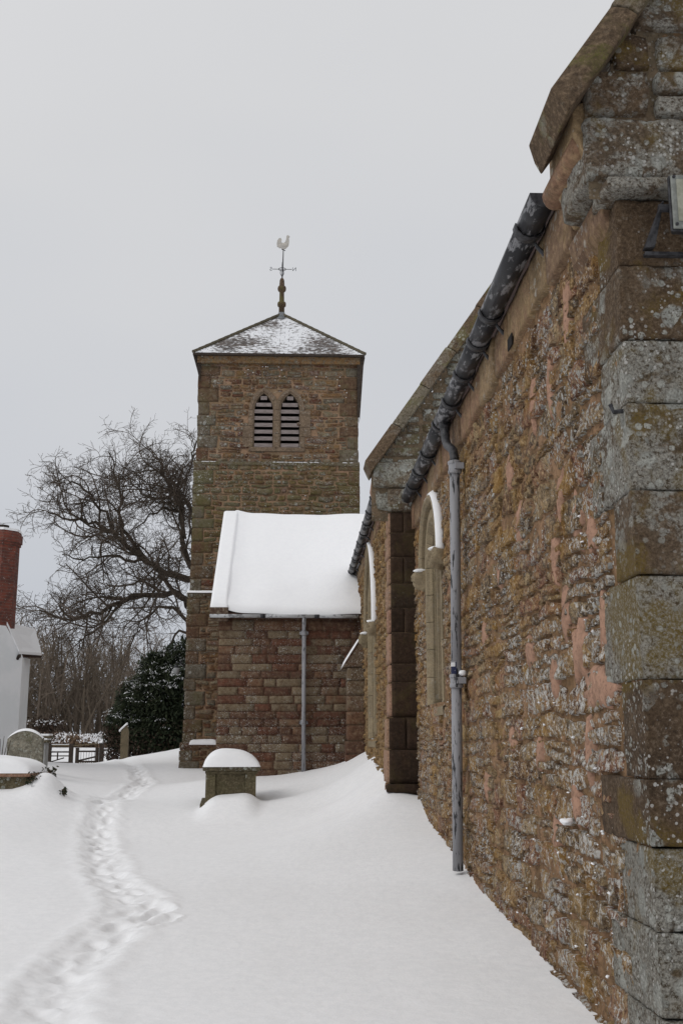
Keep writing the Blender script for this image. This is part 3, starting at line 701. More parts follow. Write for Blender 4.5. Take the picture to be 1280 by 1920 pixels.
# coping stones up the gable
SL = math.atan(1.45)
def coping(parent, mat, x0, z0, ya, yb, n, ln, th, snow=False):
    ux, uz = math.cos(SL), math.sin(SL); nx, nz_ = -uz, ux
    s = 0
    for i in range(n):
        l = ln * random.uniform(.85, 1.15)
        a = s + .004; b = s + l - .004; j = random.uniform(-.008, .008)
        prof = [(0, 0), (0, th * .45), (.05, th), (yb - ya - .05, th), (yb - ya, th * .45), (yb - ya, 0)]     # across the wall
        V = []
        for q in (a, b):
            for (yy, hh) in prof:
                cut = (hh * .55 if (i == 0 and q == a) else 0)
                V.append((x0 + ux * (q + cut) + nx * (hh + j), ya + yy, z0 + uz * (q + cut) + nz_ * (hh + j)))
        k = len(prof); F = [tuple(range(k)), tuple(range(2 * k - 1, k - 1, -1))] + [(q, k + q, k + (q + 1) % k, (q + 1) % k) for q in range(k)]
        MB().add(V, F).build('coping_stone', mat, parent, bevel=.012)
        s += l
coping(ch, M['coping'], 1.335, 4.60, Y0 - .14, Y0 + .50, 9, .62, .15)
# roof behind the gutter
def roof_slab(parent, x0, z0, xr, ya, yb, mat, name, th=.08, up=0):
    zr = z0 + (xr - x0) * 1.45
    MB().add([(x0, ya, z0 + up), (x0, yb, z0 + up), (xr, yb, zr + up), (xr, ya, zr + up), (x0, ya, z0 + up - th), (x0, yb, z0 + up - th), (xr, yb, zr + up - th), (xr, ya, zr + up - th)],
             [(0, 3, 2, 1), (4, 5, 6, 7), (0, 1, 5, 4), (1, 2, 6, 5), (2, 3, 7, 6), (3, 0, 4, 7)]).build(name, mat, parent)
roof_slab(ch, 1.50, 4.80, 4.4, Y0 + .44, Y1, M['rooftile'], 'roof')
roof_slab(ch, 1.56, 4.83, 4.38, Y0 + .6, Y1 - .05, M['snow2'], 'roof_snow', .06, .14)
MB().box((A + .05, Y0 + .1, -.5), (7.2, Y1, EZ - .02)).build('wall_core', M['bed'], ch) if False else None
# gutters ----------------------------------------------------------
def gutter(parent, x, z, ya, yb, r, joints, wall_x, mat, horizontal_x=False, brk=.9):
    def half(y0, y1, rr, name, m, thick=.008):
        V = []; F = []; n = 12
        T = lambda a, q, y: ((x + q * math.cos(a), y, z + q * math.sin(a)) if not horizontal_x else (y, x + q * math.cos(a), z + q * math.sin(a)))
        for y_ in (y0, y1):
            for q in (rr, rr - thick):
                for k in range(n + 1): V.append(T(math.pi + math.pi * k / n, q, y_))
        m_ = n + 1
        for k in range(n):
            F.append((k, k + 1, 2 * m_ + k + 1, 2 * m_ + k)); F.append((m_ + k + 1, m_ + k, 3 * m_ + k, 3 * m_ + k + 1))
            F.append((k + 1, k, m_ + k, m_ + k + 1)); F.append((2 * m_ + k, 2 * m_ + k + 1, 3 * m_ + k + 1, 3 * m_ + k))
        for k in (0, n): F.append((k, 2 * m_ + k, 3 * m_ + k, m_ + k))
        MB().add(V, F).build(name, m, parent, smooth=True)
    ys = [ya] + list(joints) + [yb]
    for i in range(len(ys) - 1): half(ys[i] + .002, ys[i + 1] - .002, r, 'gutter_section', mat)
    for j in joints: half(j - .045, j + .045, r + .012, 'gutter_socket', M['iron_dark'])
    if not horizontal_x:
        # end cap and hanging brackets
        MB().prism([(r * math.cos(math.pi + math.pi * k / 12), r * math.sin(math.pi + math.pi * k / 12)) for k in range(13)], lambda p: (x + p[0], ya + .006, z + p[1]), lambda p: (x + p[0], ya - .006, z + p[1])).build('gutter_end', M['iron_dark'], parent)
        for j in joints:
            MB().tube([(wall_x - .02, j + .07, z - r - .075), (wall_x - .06, j + .07, z - r - .03), (x + r * .55, j + .07, z - r * .95), (x, j + .07, z - r - .008)], [.016, .014, .012, .008], 6).build('gutter_bracket', M['iron_dark'], parent)
        P = [(x, ya + (yb - ya) * i / 40) for i in range(41)]
        def fn(u, v): return (x - r * .86 + 1.72 * r * u, ya + .02 + (yb - ya - .04) * v, z - .015)
        snow_lump(fn, 7, 90, .045, M['snow2'], parent, 'gutter_snow', edge=.25, amp=.04, scale=4)
jo = [6.35, 7.75, 8.35, 9.15, 9.95, 10.75, 11.9, 12.75, 13.5]
gutter(ch, 1.468, 4.76, 5.92, 14.3, .088, jo, A, M['iron_gut'])
# down pipe
PX = A - .11
pt, pb = (PX, 10.0, 4.08), (PX, 10.36, .30)
MB().tube([(1.475, 10.52, 4.70), (1.475, 10.50, 4.56), (1.472, 10.46, 4.49), (1.475, 10.36, 4.40), (1.485, 10.20, 4.33), (PX, 10.08, 4.27), (PX, 10.01, 4.19), (PX, 10.0, 4.06)], .044, 16).build('swan_neck', M['iron_dark'], ch, smooth=True)
MB().tube([(1.475, 10.52, 4.70), (1.475, 10.515, 4.60)], [.06, .05], 16).build('outlet', M['iron_dark'], ch, smooth=True)
for a_, b_ in ((0, .535), (.545, 1)):
    q = lambda t_: tuple(pt[i] + (pb[i] - pt[i]) * t_ for i in range(3))
    MB().tube([q(a_), q(b_)], .050, 20).build('downpipe', M['iron'], ch, smooth=True)
for t_ in (0.0, .54):
    c = q(t_); mb = MB()
    mb.lathe((c[0], c[1], c[2] - .06), [(.050, -.01), (.066, 0), (.066, .025), (.060, .03), (.060, .085), (.068, .09), (.068, .115), (.05, .125)], 20)
    mb.box((c[0] - .01, c[1] - .085, c[2] - .03), (c[0] + .08, c[1] - .055, c[2] + .03)); mb.box((c[0] - .01, c[1] + .055, c[2] - .03), (c[0] + .08, c[1] + .085, c[2] + .03))
    mb.build('pipe_collar', M['iron'], ch, smooth=False, bevel=.004)
c = q(.54); MB().blob((c[0] + .05, c[1] - .06, c[2] + .07), (.04, .035, .028)).build('collar_snow', M['snow2'], ch, smooth=True)
# sticker with writing round the pipe
def patch_on_pipe(z0, z1, a0, a1, r, mat, name, parent):
    V = []; F = []; n = 6; yc = lambda z: pt[1] + (pb[1] - pt[1]) * (pt[2] - z) / (pt[2] - pb[2])
    for z in (z0, z1):
        for k in range(n + 1):
            a = a0 + (a1 - a0) * k / n; V.append((PX + r * math.cos(a), yc(z) + r * math.sin(a), z))
    for k in range(n): F.append((k, k + 1, n + 2 + k, n + 1 + k))
    return MB().add(V, F).build(name, mat, parent, smooth=True)
stk = patch_on_pipe(2.045, 2.215, R(170), R(262), .0515, M['sticker'], 'sticker', ch)
patch_on_pipe(2.17, 2.208, R(176), R(250), .0525, M['print'], 'print_block', stk)
patch_on_pipe(2.047, 2.051, R(172), R(258), .0525, M['print'], 'print_line', stk)
patch_on_pipe(2.211, 2.214, R(172), R(258), .0525, M['print'], 'print_line', stk)
def letter(strokes, z0, z1, nm):
    for (u0, v0, u1, v1) in strokes:       # u along the pipe 0..1, v round the pipe 0..1
        w2 = .07
        V = []; 
        yc = lambda z: pt[1] + (pb[1] - pt[1]) * (pt[2] - z) / (pt[2] - pb[2])
        def P3(u, v):
            z = z0 + (z1 - z0) * u; a = R(180 + 68 * v); return (PX + .0528 * math.cos(a), yc(z) + .0528 * math.sin(a), z)
        dx, dy = u1 - u0, v1 - v0; l = math.hypot(dx, dy); nx, ny = -dy / l * w2, dx / l * w2
        MB().add([P3(u0 - nx, v0 - ny), P3(u1 - nx, v1 - ny), P3(u1 + nx, v1 + ny), P3(u0 + nx, v0 + ny)], [(0, 1, 2, 3)]).build('letter_stroke', M['print'], stk)
letter([(0, 0, .5, 1), (.5, 1, 1, 0)], 2.115, 2.15, 'A')
letter([(.5, 0, .5, 1), (.1, 0, .5, 0)], 2.06, 2.085, 'L')
# window ------------------------------------------------------------
def window(P, W, parent, mull=.10, hood=True, lights=2, mat='dress'):
    c, hw, z0, sp, h = W['c'], W['hw'], W['z0'], W['sp'], W['h']
    # dark glass and the lining
    path = arch_path(c, hw, z0, sp, h, 8, 6)
    V = [P.p(a, b, -.30) for a, b in path]; n = len(V)
    MB().add(V, [tuple(range(n)) if P.flip else tuple(range(n))[::-1]]).build('glass', M['glass'], parent)
    frame(P, arch_path(c, hw - .14, z0, sp, h - .16, 6, 5), .17, -.36, .016, M[mat], parent, 'jamb_stone', per=1, chamfer=.07, gap=.004)
    for sg in ((-1, 1) if lights == 2 else (0,)):
        cc = c + sg * hw * .44
        frame(P, arch_path(cc, hw * .36, z0 + .12, sp - .12, h * .55, 6, 1), .05, -.26, -.07, M[mat], parent, 'tracery_arch', per=13, gap=0, chamfer=.02)
    if lights == 2:
        poly = [(-mull / 2, -.24), (-mull / 2 + .01, -.12), (-.022, -.03), (.022, -.03), (mull / 2 - .01, -.12), (mull / 2, -.24)]
        MB().prism(poly, lambda p: P.p(c + p[0], z0 + .05, p[1]), lambda p: P.p(c + p[0], sp + .28, p[1])).build('mullion', M[mat], parent, bevel=.004)
        frame(P, arch_path(c, hw * .27, sp + .16, sp + .2, h * .36, 4, 1), .045, -.22, -.08, M[mat], parent, 'tracery_eye', per=9, gap=0)
        for k in range(5):
            zz = z0 + .3 + k * (sp - z0 - .3) / 5
            MB().tube([P.p(c - hw + .12, zz, -.2), P.p(c + hw - .12, zz, -.2)], .008, 6).build('saddle_bar', M['iron_dark'], parent)
    # sill
    V = [P.p(c - hw, z0 + .12, -.3), P.p(c + hw, z0 + .12, -.3), P.p(c + hw, z0 - .05, .02), P.p(c - hw, z0 - .05, .02), P.p(c - hw, z0 - .14, .015), P.p(c + hw, z0 - .14, .015)]
    MB().add(V, [(0, 1, 2, 3), (3, 2, 5, 4)] if P.flip is False else [(3, 2, 1, 0), (4, 5, 2, 3)]).build('sill', M[mat], parent)
    for sg in (-1, 1):
        def fn(u, v): return tuple(P.w(c + sg * hw * .45 + (u - .5) * hw * .55, z0 + .05 + .07 * v, -.14 - .14 * v))
        snow_lump(fn, 9, 5, .09, M['snow2'], parent, 'sill_snow', edge=.5)
    if hood:
        hp = arch_path(c, hw + .05, sp - .02, sp, h + .06, 8, 1)
        frame(P, hp, .075, -.02, .09, M[mat], parent, 'hood_mould', per=4, gap=.004, chamfer=.035)
        # snow lying on the hood: thickest on the shoulders, none at the crown's lee
        sp_ = offset_path(hp, .082, c); V = []; nn = len(sp_)
        for i, p in enumerate(sp_):
            steep = 1 - abs(i - (nn - 1) / 2) / (nn / 2)
            th = (.038 if i < nn / 2 else .018) * (.6 + .4 * steep) + .024 * mnoise.noise(Vector((p[0] * 5, p[1] * 5, 0)))
            dx = (p[0] - c); 
            q = offset_path(hp, .082 + th, c)[i]
            V += [P.p(*p, -.01), P.p(*q, -.01), P.p(*q, .04), P.p(p[0] * .5 + q[0] * .5, p[1] * .5 + q[1] * .5, .075), P.p(*p, .085)]
        F = []
        for i in range(nn - 1):
            for k in range(5): F.append((i * 5 + k, i * 5 + (k + 1) % 5, (i + 1) * 5 + (k + 1) % 5, (i + 1) * 5 + k))
        F += [(4, 3, 2, 1, 0), tuple((nn - 1) * 5 + k for k in range(5))]
        if not P.flip: F = [f[::-1] for f in F]
        MB().add(V, F).build('hood_snow', M['snow2'], parent, smooth=True)
        for sg in (-1, 1):
            o = MB().blob(P.p(c + sg * (hw + .10), sp - .12, .05), (.12, .10, .13), 14, 10, .5, seed=sg).blob(P.p(c + sg * (hw + .10), sp - .10, .14), (.05, .05, .06), 8, 6, .4)
            o.build('label_stop', M[mat], parent, smooth=True)
            MB().blob(P.p(c + sg * (hw + .08), sp - .005, .07), (.09, .07, .03), 10, 6, .3).build('stop_snow', M['snow2'], parent, smooth=True)
window(PN, CW, ch)
# little drifts of snow caught on the ledges of the stones
mb = MB()
for i in range(260):
    y = 5.0 + (Y1 - 5.2) * random.random() ** 1.7; z = .1 + 3.0 * random.random() ** 1.5
    if y < 5.6 or fbm(y, z, 5, .9, 2) < .0 or in_arch(y, z, CW['c'], 1.0, 1.7, CW['sp'], 1): continue
    z = max(z, gz(A, y)); sz = random.uniform(.003, .010) * (1.7 if random.random() < .05 else 1)
    mb.blob(PN.p(y, z, .022), (sz * 1.0, sz * random.uniform(1.0, 2.6), sz * random.uniform(.4, .8)), 7, 5, .9, seed=i)
mb.build('ledge_snow', M['snow2'], ch, smooth=True, kind='stuff')
MB().blob(PN.p(6.35, 1.03, .05), (.035, .042, .022), 12, 8, .5).build('ledge_snow', M['snow2'], ch, smooth=True)
MB().box((1.555, 7.44, 4.37), (1.5645, 7.60, 4.46)).build('vent_shade_plate', M['void'], ch)  # near-black plate on the eaves stones, painted stand-in for a dark vent hole
# iron hook with snow at the corner
MB().tube([(A + .02, 5.0, 3.09), (A - .06, 5.0, 3.08), (A - .075, 5.0, 3.12)], .012, 8).build('iron_hook', M['iron_dark'], ch)

# ================================================================== floodlight
fl = thing('floodlight', 'black floodlight with grimy glass bracketed to the corner stones of the nearest wall', 'floodlight')
fx0, fx1, fz0, fz1, fy = 1.775, 2.135, 3.90, 4.20, 4.70
MB().add([(fx0, fy, fz0), (fx1, fy, fz0), (fx1, fy, fz1), (fx0, fy, fz1), (fx0 + .05, fy + .13, fz0 + .05), (fx1 - .05, fy + .13, fz0 + .05), (fx1 - .05, fy + .13, fz1 - .05), (fx0 + .05, fy + .13, fz1 - .05)],
         [(0, 1, 2, 3), (0, 4, 5, 1), (1, 5, 6, 2), (2, 6, 7, 3), (3, 7, 4, 0), (4, 7, 6, 5)]).build('housing', M['iron_dark'], fl, bevel=.01)
grime = simple_mat('grimy_glass', (.30, .30, .24), (.20, .20, .15), 9, .3, .1, spec=.5); rim = simple_mat('grey_rim', (.22, .23, .21), None, 20, .5, .1)
MB().box((fx0 + .012, fy - .022, fz0 + .01), (fx1 - .012, fy - .004, fz1 - .01)).build('rim', rim, fl, bevel=.005)
MB().box((fx0 + .035, fy - .026, fz0 + .045), (fx1 - .035, fy - .0225, fz1 - .035)).build('glass', grime, fl)
g = MB()
for k in range(9): g.box((fx0 + .09, fy - .0275, fz0 + .07 + k * .02), (fx1 - .07, fy - .0265, fz0 + .079 + k * .02))
g.build('reflector_line', simple_mat('reflector', (.45, .45, .40), None, 20, .4, 0), fl)
MB().box((fx0 + .07, fy - .028, fz0 + .075), (fx0 + .078, fy - .0268, fz0 + .20)).build('reflector_edge', simple_mat('moss_line', (.16, .15, .02), None, 5, .8, 0), fl)
for xx in (fx0 + .025, fx1 - .025):
    for zz in (fz0 + .028, fz1 - .022): MB().tube([(xx, fy - .03, zz), (xx, fy - .02, zz)], .008, 8).build('screw', M['iron_dark'], fl)
MB().add([(fx0 - .012, fy + .05, fz0 + .19), (fx0 - .012, fy + .09, fz0 + .19), (fx0 - .07, fy + .22, fz0 - .0), (fx0 - .07, fy + .17, fz0 + .0), (fx0 - .002, fy + .05, fz0 + .19), (fx0 - .002, fy + .09, fz0 + .19), (fx0 - .02, fy + .22, fz0 - .0), (fx0 - .02, fy + .17, fz0 + .0)],
         [(0, 1, 2, 3), (4, 7, 6, 5), (0, 3, 7, 4), (1, 5, 6, 2), (0, 4, 5, 1), (3, 2, 6, 7)]).build('bracket', M['iron_dark'], fl, bevel=.003)
MB().tube([(fx0 - .025, fy + .07, fz0 + .16), (fx0 + .04, fy + .07, fz0 + .16)], .02, 12).build('pivot_bolt', M['iron_dark'], fl)
MB().box((fx0 - .07, fy + .17, fz0 - .04), (fx1 + .02, fy + .21, fz0 - .02)).build('base_plate', M['iron_dark'], fl, bevel=.004)

# ================================================================== nave
B = 1.26; NY1 = 22.0; NEZ = 5.08
na = thing('nave', 'middle part of the church, golden brown rubble wall with its own gutter behind the chancel', 'church nave')
QN = Panel('north', B); QE = Panel('east', 14.7)
NW = dict(c=18.6, hw=.95, z0=1.5, sp=3.4, h=1.35)
hole2 = lambda s, t: in_arch(s, t, NW['c'], NW['hw'] + .03, NW['z0'], NW['sp'], NW['h'] + .03)
bed_grid(QN, np.linspace(14.72, 26.5, 240), np.linspace(.3, NEZ + .1, 140), M['bed2'], na, 'wall', hole=hole2, amp=.03, scale=5)
cells = courses(15.1, 26.4, .7, 4.78, (.10, .19), (.18, .45), split=.2)
cells = [c for c in cells if not in_arch((c[0] + c[1]) / 2, (c[2] + c[3]) / 2, NW['c'], NW['hw'] + .1, NW['z0'] - .1, NW['sp'], NW['h'] + .1)]
make_stones(QN, cells, M['nave'], na, gap=.03, proud=(-.01, .04), warp=.06, rough=.02, rscale=12, nu=3, nv=2, rl=.2, key=lambda c: (c[1] - c[0]) * (c[3] - c[2]) / c[0] ** 3 * (c[0] < 21.5), rnd=.5)
window(QN, NW, na)
# quoins on the north return, dark squared blocks on the east face
zc = [.4, .91, 1.36, 1.78, 2.25, 2.50, 2.93, 3.27, 3.61, 3.98, 4.33, 4.63]
for i in range(len(zc) - 1):
    pj = .045 if zc[i + 1] < 1.8 else 0
    if i % 4 == 2 or i == 8: 
        m_ = 1.45
        rough_box((B - pj, 14.68 - pj, zc[i] + .005), (m_ - .004, 14.95, zc[i + 1] - .005), M['ashlar_dark'], na, 'corner_stone', n=(8, 5, 7), amp=.004, round_=.006)
        rough_box((m_ + .004, 14.68 - pj, zc[i] + .005), (1.75, 14.95, zc[i + 1] - .005), M['ashlar_dark'], na, 'corner_stone', n=(8, 5, 7), amp=.004, round_=.006)
    else:
        rough_box((B - pj, 14.68 - pj, zc[i] + .005), (1.75, 14.95, zc[i + 1] - .005), M['ashlar_dark'], na, 'corner_stone', n=(10, 5, 7), amp=.004, round_=.006)
    l = .62 if i % 2 else .42
    rough_box((B - .03 - pj, 14.71 - pj, zc[i] + .012), (B + .15, 14.70 + l, zc[i + 1] - .012), M['red_quoin'], na, 'quoin_stone', n=(4, 8, 7), amp=.006, round_=.012)
rough_box((B - .09, 14.58, .80), (1.62, 14.75, .90), M['ashlar_dark'], na, 'plinth_stone', n=(8, 5, 4), amp=.02, round_=.02)
MB().box((B + .01, 14.695, .3), (1.9, 14.99, 4.62)).build('corner_core', M['porch_bed'], na)
# gable wall over the chancel roof
bed_grid(QE, np.arange(1.0, 8.4, .06), np.arange(4.5, 10.6, .06), M['bed3'], na, 'gable_wall', amp=.01, hole=lambda s, t: (t > 5.12 + (s - .96) * 1.45) | (t > 5.12 + (8.24 - s) * 1.45))
cells = courses(1.05, 3.9, 4.98, 8.9, (.14, .26), (.2, .5), split=.15)
cells = [c for c in cells if c[3] < 5.25 + (c[0] + .5 * (c[1] - c[0]) - .96) * 1.45]
cells += [(1.03, 1.42, 4.985 - .35, 4.97)]
make_stones(QE, cells, M['gable'], na, 'gable_stone', gap=.03, proud=(.0, .03), warp=.035, wscale=3, rough=.01, nu=4, nv=3, part_n=200, rl=.1)
rough_box((1.02, 14.64, 4.98), (1.62, 15.1, 5.36), M['gable'], na, 'kneeler_stone', n=(12, 6, 9), amp=.01, round_=.03)
rough_box((1.22, 14.65, 4.64), (1.58, 15.1, 4.97), M['gable'], na, 'kneeler_stone', n=(9, 6, 8), amp=.01, round_=.03)
MB().prism([(1.26, 4.6), (1.16, 4.72), (1.06, 4.86), (1.0, 5.0), (1.03, 5.2), (1.3, 5.3)], lambda p: (p[0], 14.72, p[1]), lambda p: (p[0], 15.15, p[1]), .4).build('kneeler_moulding', M['red_quoin'], na, bevel=.02)
coping(na, M['coping'], .99, 5.17, 14.55, 15.1, 12, .72, .17)
roof_slab(na, 1.12, 5.12, 4.6, 15.05, 27.9, M['rooftile'], 'roof')
roof_slab(na, 1.18, 5.15, 4.58, 15.1, 27.9, M['snow2'], 'roof_snow', .06, .14)
y = 15.2
while y < 23.3:
    l = random.uniform(.5, .9)
    rough_box((B - .035, y + .006, 4.78), (B + .15, y + l - .006, 5.08), M['eaves'], na, 'eaves_stone', n=(3, 5, 4), amp=.006, round_=.012); y += l
gutter(na, 1.115, 5.06, 14.98, 23.5, .075, [15.6, 16.6, 17.5, 18.4, 19.3, 20.2, 21.1, 22.0, 22.8], B, M['iron_gut'])
# stepped buttress near the porch
bu_x0 = .93
hs2 = [.7, 1.21, 1.46, 1.76, 2.02, 2.32, 2.60, 2.86]
for i in range(len(hs2) - 1):
    rough_box((bu_x0 - (.03 if i < 2 else 0), 20.9, hs2[i] + .008), (B + .05, 21.55, hs2[i + 1] - .008), M['porch'], na, 'buttress_stone', n=(6, 6, 6), amp=.004, round_=.006, rnd=.1 + .12 * i)
MB().box((bu_x0 + .02, 20.92, .6), (B, 21.5, 2.86)).build('buttress_core', M['porch_bed'], na)
MB().prism([(bu_x0 - .07, 2.87), (B + .02, 2.87), (B + .02, 3.42), (B - .04, 3.42)], lambda p: (p[0], 20.88, p[1]), lambda p: (p[0], 21.6, p[1])).build('buttress_cap', M['porch'], na, bevel=.01)
def fn(u, v): return (bu_x0 - .10 + (B - .04 - bu_x0 + .07) * u, 20.86 + .76 * v, 2.87 + .57 * u)
snow_lump(fn, 10, 8, .06, M['snow2'], na, 'buttress_snow', edge=.2)

# ================================================================== porch
po = thing('porch', 'low red sandstone block porch with thick snow roof in front of the tower', 'church porch')
PP = Panel('east', 22.0)
pz = [.45, .74]; 
while pz[-1] < 3.80: pz.append(pz[-1] + random.choice((.15, .17, .19, .23)))
pz[-1] = 3.90
cells = []; rvs = []
for i in range(len(pz) - 1):
    s = -1.66 - random.uniform(0, .15) * (i % 2); 
    while s < 1.2:
        ww = random.choice((.28, .36, .45, .52, .62, .75)) * random.uniform(.9, 1.1)
        a, b = max(s, -1.66), min(s + ww, 1.2)
        if b - a > .08: cells.append((a, b, pz[i], pz[i + 1])); rvs.append(random.random())
        s += ww
bed_grid(PP, np.linspace(-1.65, 1.26, 80), np.linspace(.3, 4.0, 90), M['porch_bed'], po, 'wall', amp=.004)
make_stones(PP, cells, M['porch'], po, 'block', gap=.010, proud=(.003, .009), warp=.008, wscale=2.5, rough=.005, nu=5, nv=3, rl=.04, rnd=.03, tilt=.01, rvals=rvs, back=-.02)
MB().box((-1.66, 22.004, .3), (1.24, 28.0, 3.96)).build('side_wall', M['porch'], po)
MB().add([(-1.64, 22.0, 3.9), (-1.64, 28, 3.9), (-1.64, 25, 6.55), (-1.45, 22.0, 3.9), (-1.45, 28, 3.9), (-1.45, 25, 6.55)], [(0, 2, 1), (3, 4, 5), (0, 3, 5, 2), (1, 2, 5, 4), (0, 1, 4, 3)]).build('gable_wall', M['porch'], po)
MB().add([(-1.5, 21.86, 4.0), (1.3, 21.86, 4.0), (1.3, 25, 6.6), (-1.5, 25, 6.6), (1.3, 28.1, 4.0), (-1.5, 28.1, 4.0), (-1.5, 21.86, 3.93), (1.3, 21.86, 3.93)], [(0, 1, 2, 3), (3, 2, 4, 5), (6, 7, 1, 0)]).build('roof', M['rooftile'], po)
def fn(u, v): return (-1.60 + 3.3 * u, 21.85 + 3.3 * v, 4.0 + 2.73 * v + .10 * math.exp(-((u - .0) / .08) ** 2) + .02 * math.sin(u * 9))
snow_lump(fn, 90, 80, .11, M['snow2'], po, 'roof_snow', edge=.035, amp=.035, scale=1.6)
MB().add([(-1.80, 21.84, 3.98), (-1.50, 21.84, 3.98), (-1.50, 25, 6.62), (-1.80, 25, 6.62), (-1.80, 21.84, 4.14), (-1.50, 21.84, 4.14), (-1.50, 25, 6.80), (-1.80, 25, 6.80)], [(0, 1, 5, 4), (4, 5, 6, 7), (1, 2, 6, 5), (0, 4, 7, 3), (0, 3, 2, 1), (3, 7, 6, 2)]).build('coping', M['gable'], po, bevel=.01)
def fn(u, v): return (-1.83 + .36 * u, 21.83 + 3.25 * v, 4.14 + 2.68 * v)
snow_lump(fn, 14, 80, .12, M['snow2'], po, 'coping_snow', edge=.16, amp=.012, scale=2)
MB().box((-1.83, 21.83, 3.86), (-1.46, 22.02, 4.14)).build('kneeler_stone', M['gable'], po, bevel=.015)
gutter(po, 21.80, 3.98, -1.83, 1.2, .065, [-.75, .35], 22, simple_mat('grey_gutter_paint', (.50, .51, .52), (.2, .2, .21), 10, .5, .2, lo=.5, hi=.6), horizontal_x=True)
px_ = .09
MB().tube([(px_, 21.80, 3.93), (px_, 21.80, 3.80), (px_, 21.86, 3.70), (px_, 21.90, 3.62)], .042, 14).build('pipe_offset', M['iron'], po, smooth=True)
MB().tube([(px_, 21.90, 3.66), (px_ + .01, 21.90, .6)], .043, 16).build('downpipe', M['iron'], po, smooth=True)
for z in (3.62, 1.82): MB().lathe((px_, 21.90, z), [(.045, -.05), (.058, -.045), (.058, .045), (.045, .05)], 16).box((px_ - .09, 21.92, z - .03), (px_ + .09, 22.0, z + .03)).build('pipe_collar', M['iron'], po, bevel=.004)

# ================================================================== tower
tw = thing('tower', 'square rubble stone bell tower with louvred twin windows and low snowy pyramid roof', 'church tower')
TP = Panel('east', 28.0)
stages = [(.2, 1.35, -3.0, 1.62, 27.90), (1.35, 5.24, -2.93, 1.60, 27.96), (5.24, 8.80, -2.87, 1.57, 28.0), (8.80, 11.72, -2.80, 1.54, 28.04)]
TWD = 4.45
bel = [(-1.03, .285), (-.31, .285)]
BZ0, BSP, BH = 9.24, 10.32, .50
holeb = lambda s, t: in_arch(s, t, bel[0][0], .285, BZ0, BSP, BH) | in_arch(s, t, bel[1][0], .285, BZ0, BSP, BH)
allcells = []
for i, (z0, z1, xa, xb, yf) in enumerate(stages):
    Pn = Panel('east', yf)
    bed_grid(Pn, np.linspace(xa + .01, xb - .01, 110), np.linspace(z0, z1, int((z1 - z0) / .045)), M['tower_bed'], tw, 'wall', amp=.012, scale=4, hole=holeb if i == 3 else None)
    # side and back walls
    mb = MB(); V = [(xa, yf + .01, z0), (xa, yf + TWD, z0), (xb, yf + TWD, z0), (xb, yf + .01, z0), (xa, yf + .01, z1), (xa, yf + TWD, z1), (xb, yf + TWD, z1), (xb, yf + .01, z1)]
    mb.add(V, [(0, 4, 5, 1), (1, 5, 6, 2), (2, 6, 7, 3)]).build('side_wall', M['tower'], tw)
    # alternating quoins
    z = z0; k = 0; qs = {}
    while z < z1 - .05:
        hh = min(random.uniform(.26, .42), z1 - z)
        if z1 - z - hh < .12: hh = z1 - z
        for sd_ in (0, 1):
            l = (.52 if (k + sd_) % 2 else .30) * random.uniform(.9, 1.1)
            x0_, x1_ = (xa - .012 - random.uniform(0, .03), xa + l) if sd_ == 0 else (xb - l, xb + .012 + random.uniform(0, .015))
            if not (sd_ == 1 and z < 6.3):
                rough_box((x0_, yf - .015, z + .007), (x1_, yf + (.3 if (k + sd_) % 2 else .5), z + hh - .007), M['tower_q'], tw, 'quoin', n=(8, 4, 6), amp=.014, round_=.012)
            qs[(k, sd_)] = l
        zz = z
        sub = courses(xa + qs[(k, 0)] + .005, xb - qs[(k, 1)] - .005, z, z + hh, (.10, .19), (.18, .52), split=.2, jog=False)
        allcells += [(c, i) for c in sub]
        z += hh; k += 1
n_part = 300 
vis = []
for (c, i) in allcells:
    cs_, ct_ = (c[0] + c[1]) / 2, (c[2] + c[3]) / 2
    if cs_ > -1.7 and ct_ < 6.35: continue
    if any(in_arch(cs_, ct_, b_[0], b_[1] + .14, BZ0 - .12, BSP, BH + .12) for b_ in bel): continue
    if BZ0 - .05 < ct_ < BSP and abs(cs_ + .67) < .2: continue
    vis.append((c, i))
vis.sort(key=lambda q: -(q[0][1] - q[0][0]) * (q[0][3] - q[0][2]))
for i in range(4):
    pc = [c for c, j in vis[:300] if j == i]; rc = [c for c, j in vis[300:] if j == i]
    Pn = Panel('east', stages[i][4])
    kw = dict(gap=.020, proud=(-.002, .03), warp=.055, wscale=3.0, rough=.014, nu=4, nv=3, rl=.10, rnd=.3)
    # one call so that the courses warp together
    both = pc + rc
    if both:
        ids = {id(c) for c in pc}
        make_stones(Pn, both, M['tower'], tw, 'stone', part_n=len(pc), key=lambda c: (1 if id(c) in ids else 0), **kw)
# ledges
for (z, xa, xb, y0, y1_) in ((8.80, -2.90, 1.585, 27.97, 28.06), (5.24, -2.96, 1.61, 27.93, 28.02), (1.35, -3.02, 1.63, 27.87, 27.98)):
    MB().add([(xa, y0, z - .07), (xb, y0, z - .07), (xb, y0, z), (xa, y0, z), (xb, y1_, z + .06), (xa, y1_, z + .06)], [(0, 1, 2, 3), (3, 2, 4, 5)]).build('offset_course', M['tower_q'], tw, bevel=.005)
def fn(u, v): return (-2.96 + 1.3 * u, 27.90 + .1 * v, 5.25 + .05 * v)
snow_lump(fn, 40, 5, .025, M['snow2'], tw, 'ledge_snow', edge=.1, amp=.05)
def fn(u, v): return (-2.78 + .72 * u, 27.85 + .12 * v, 1.36 + .05 * v)
snow_lump(fn, 30, 5, .09, M['snow2'], tw, 'ledge_snow', edge=.15, amp=.05)
mb = MB()
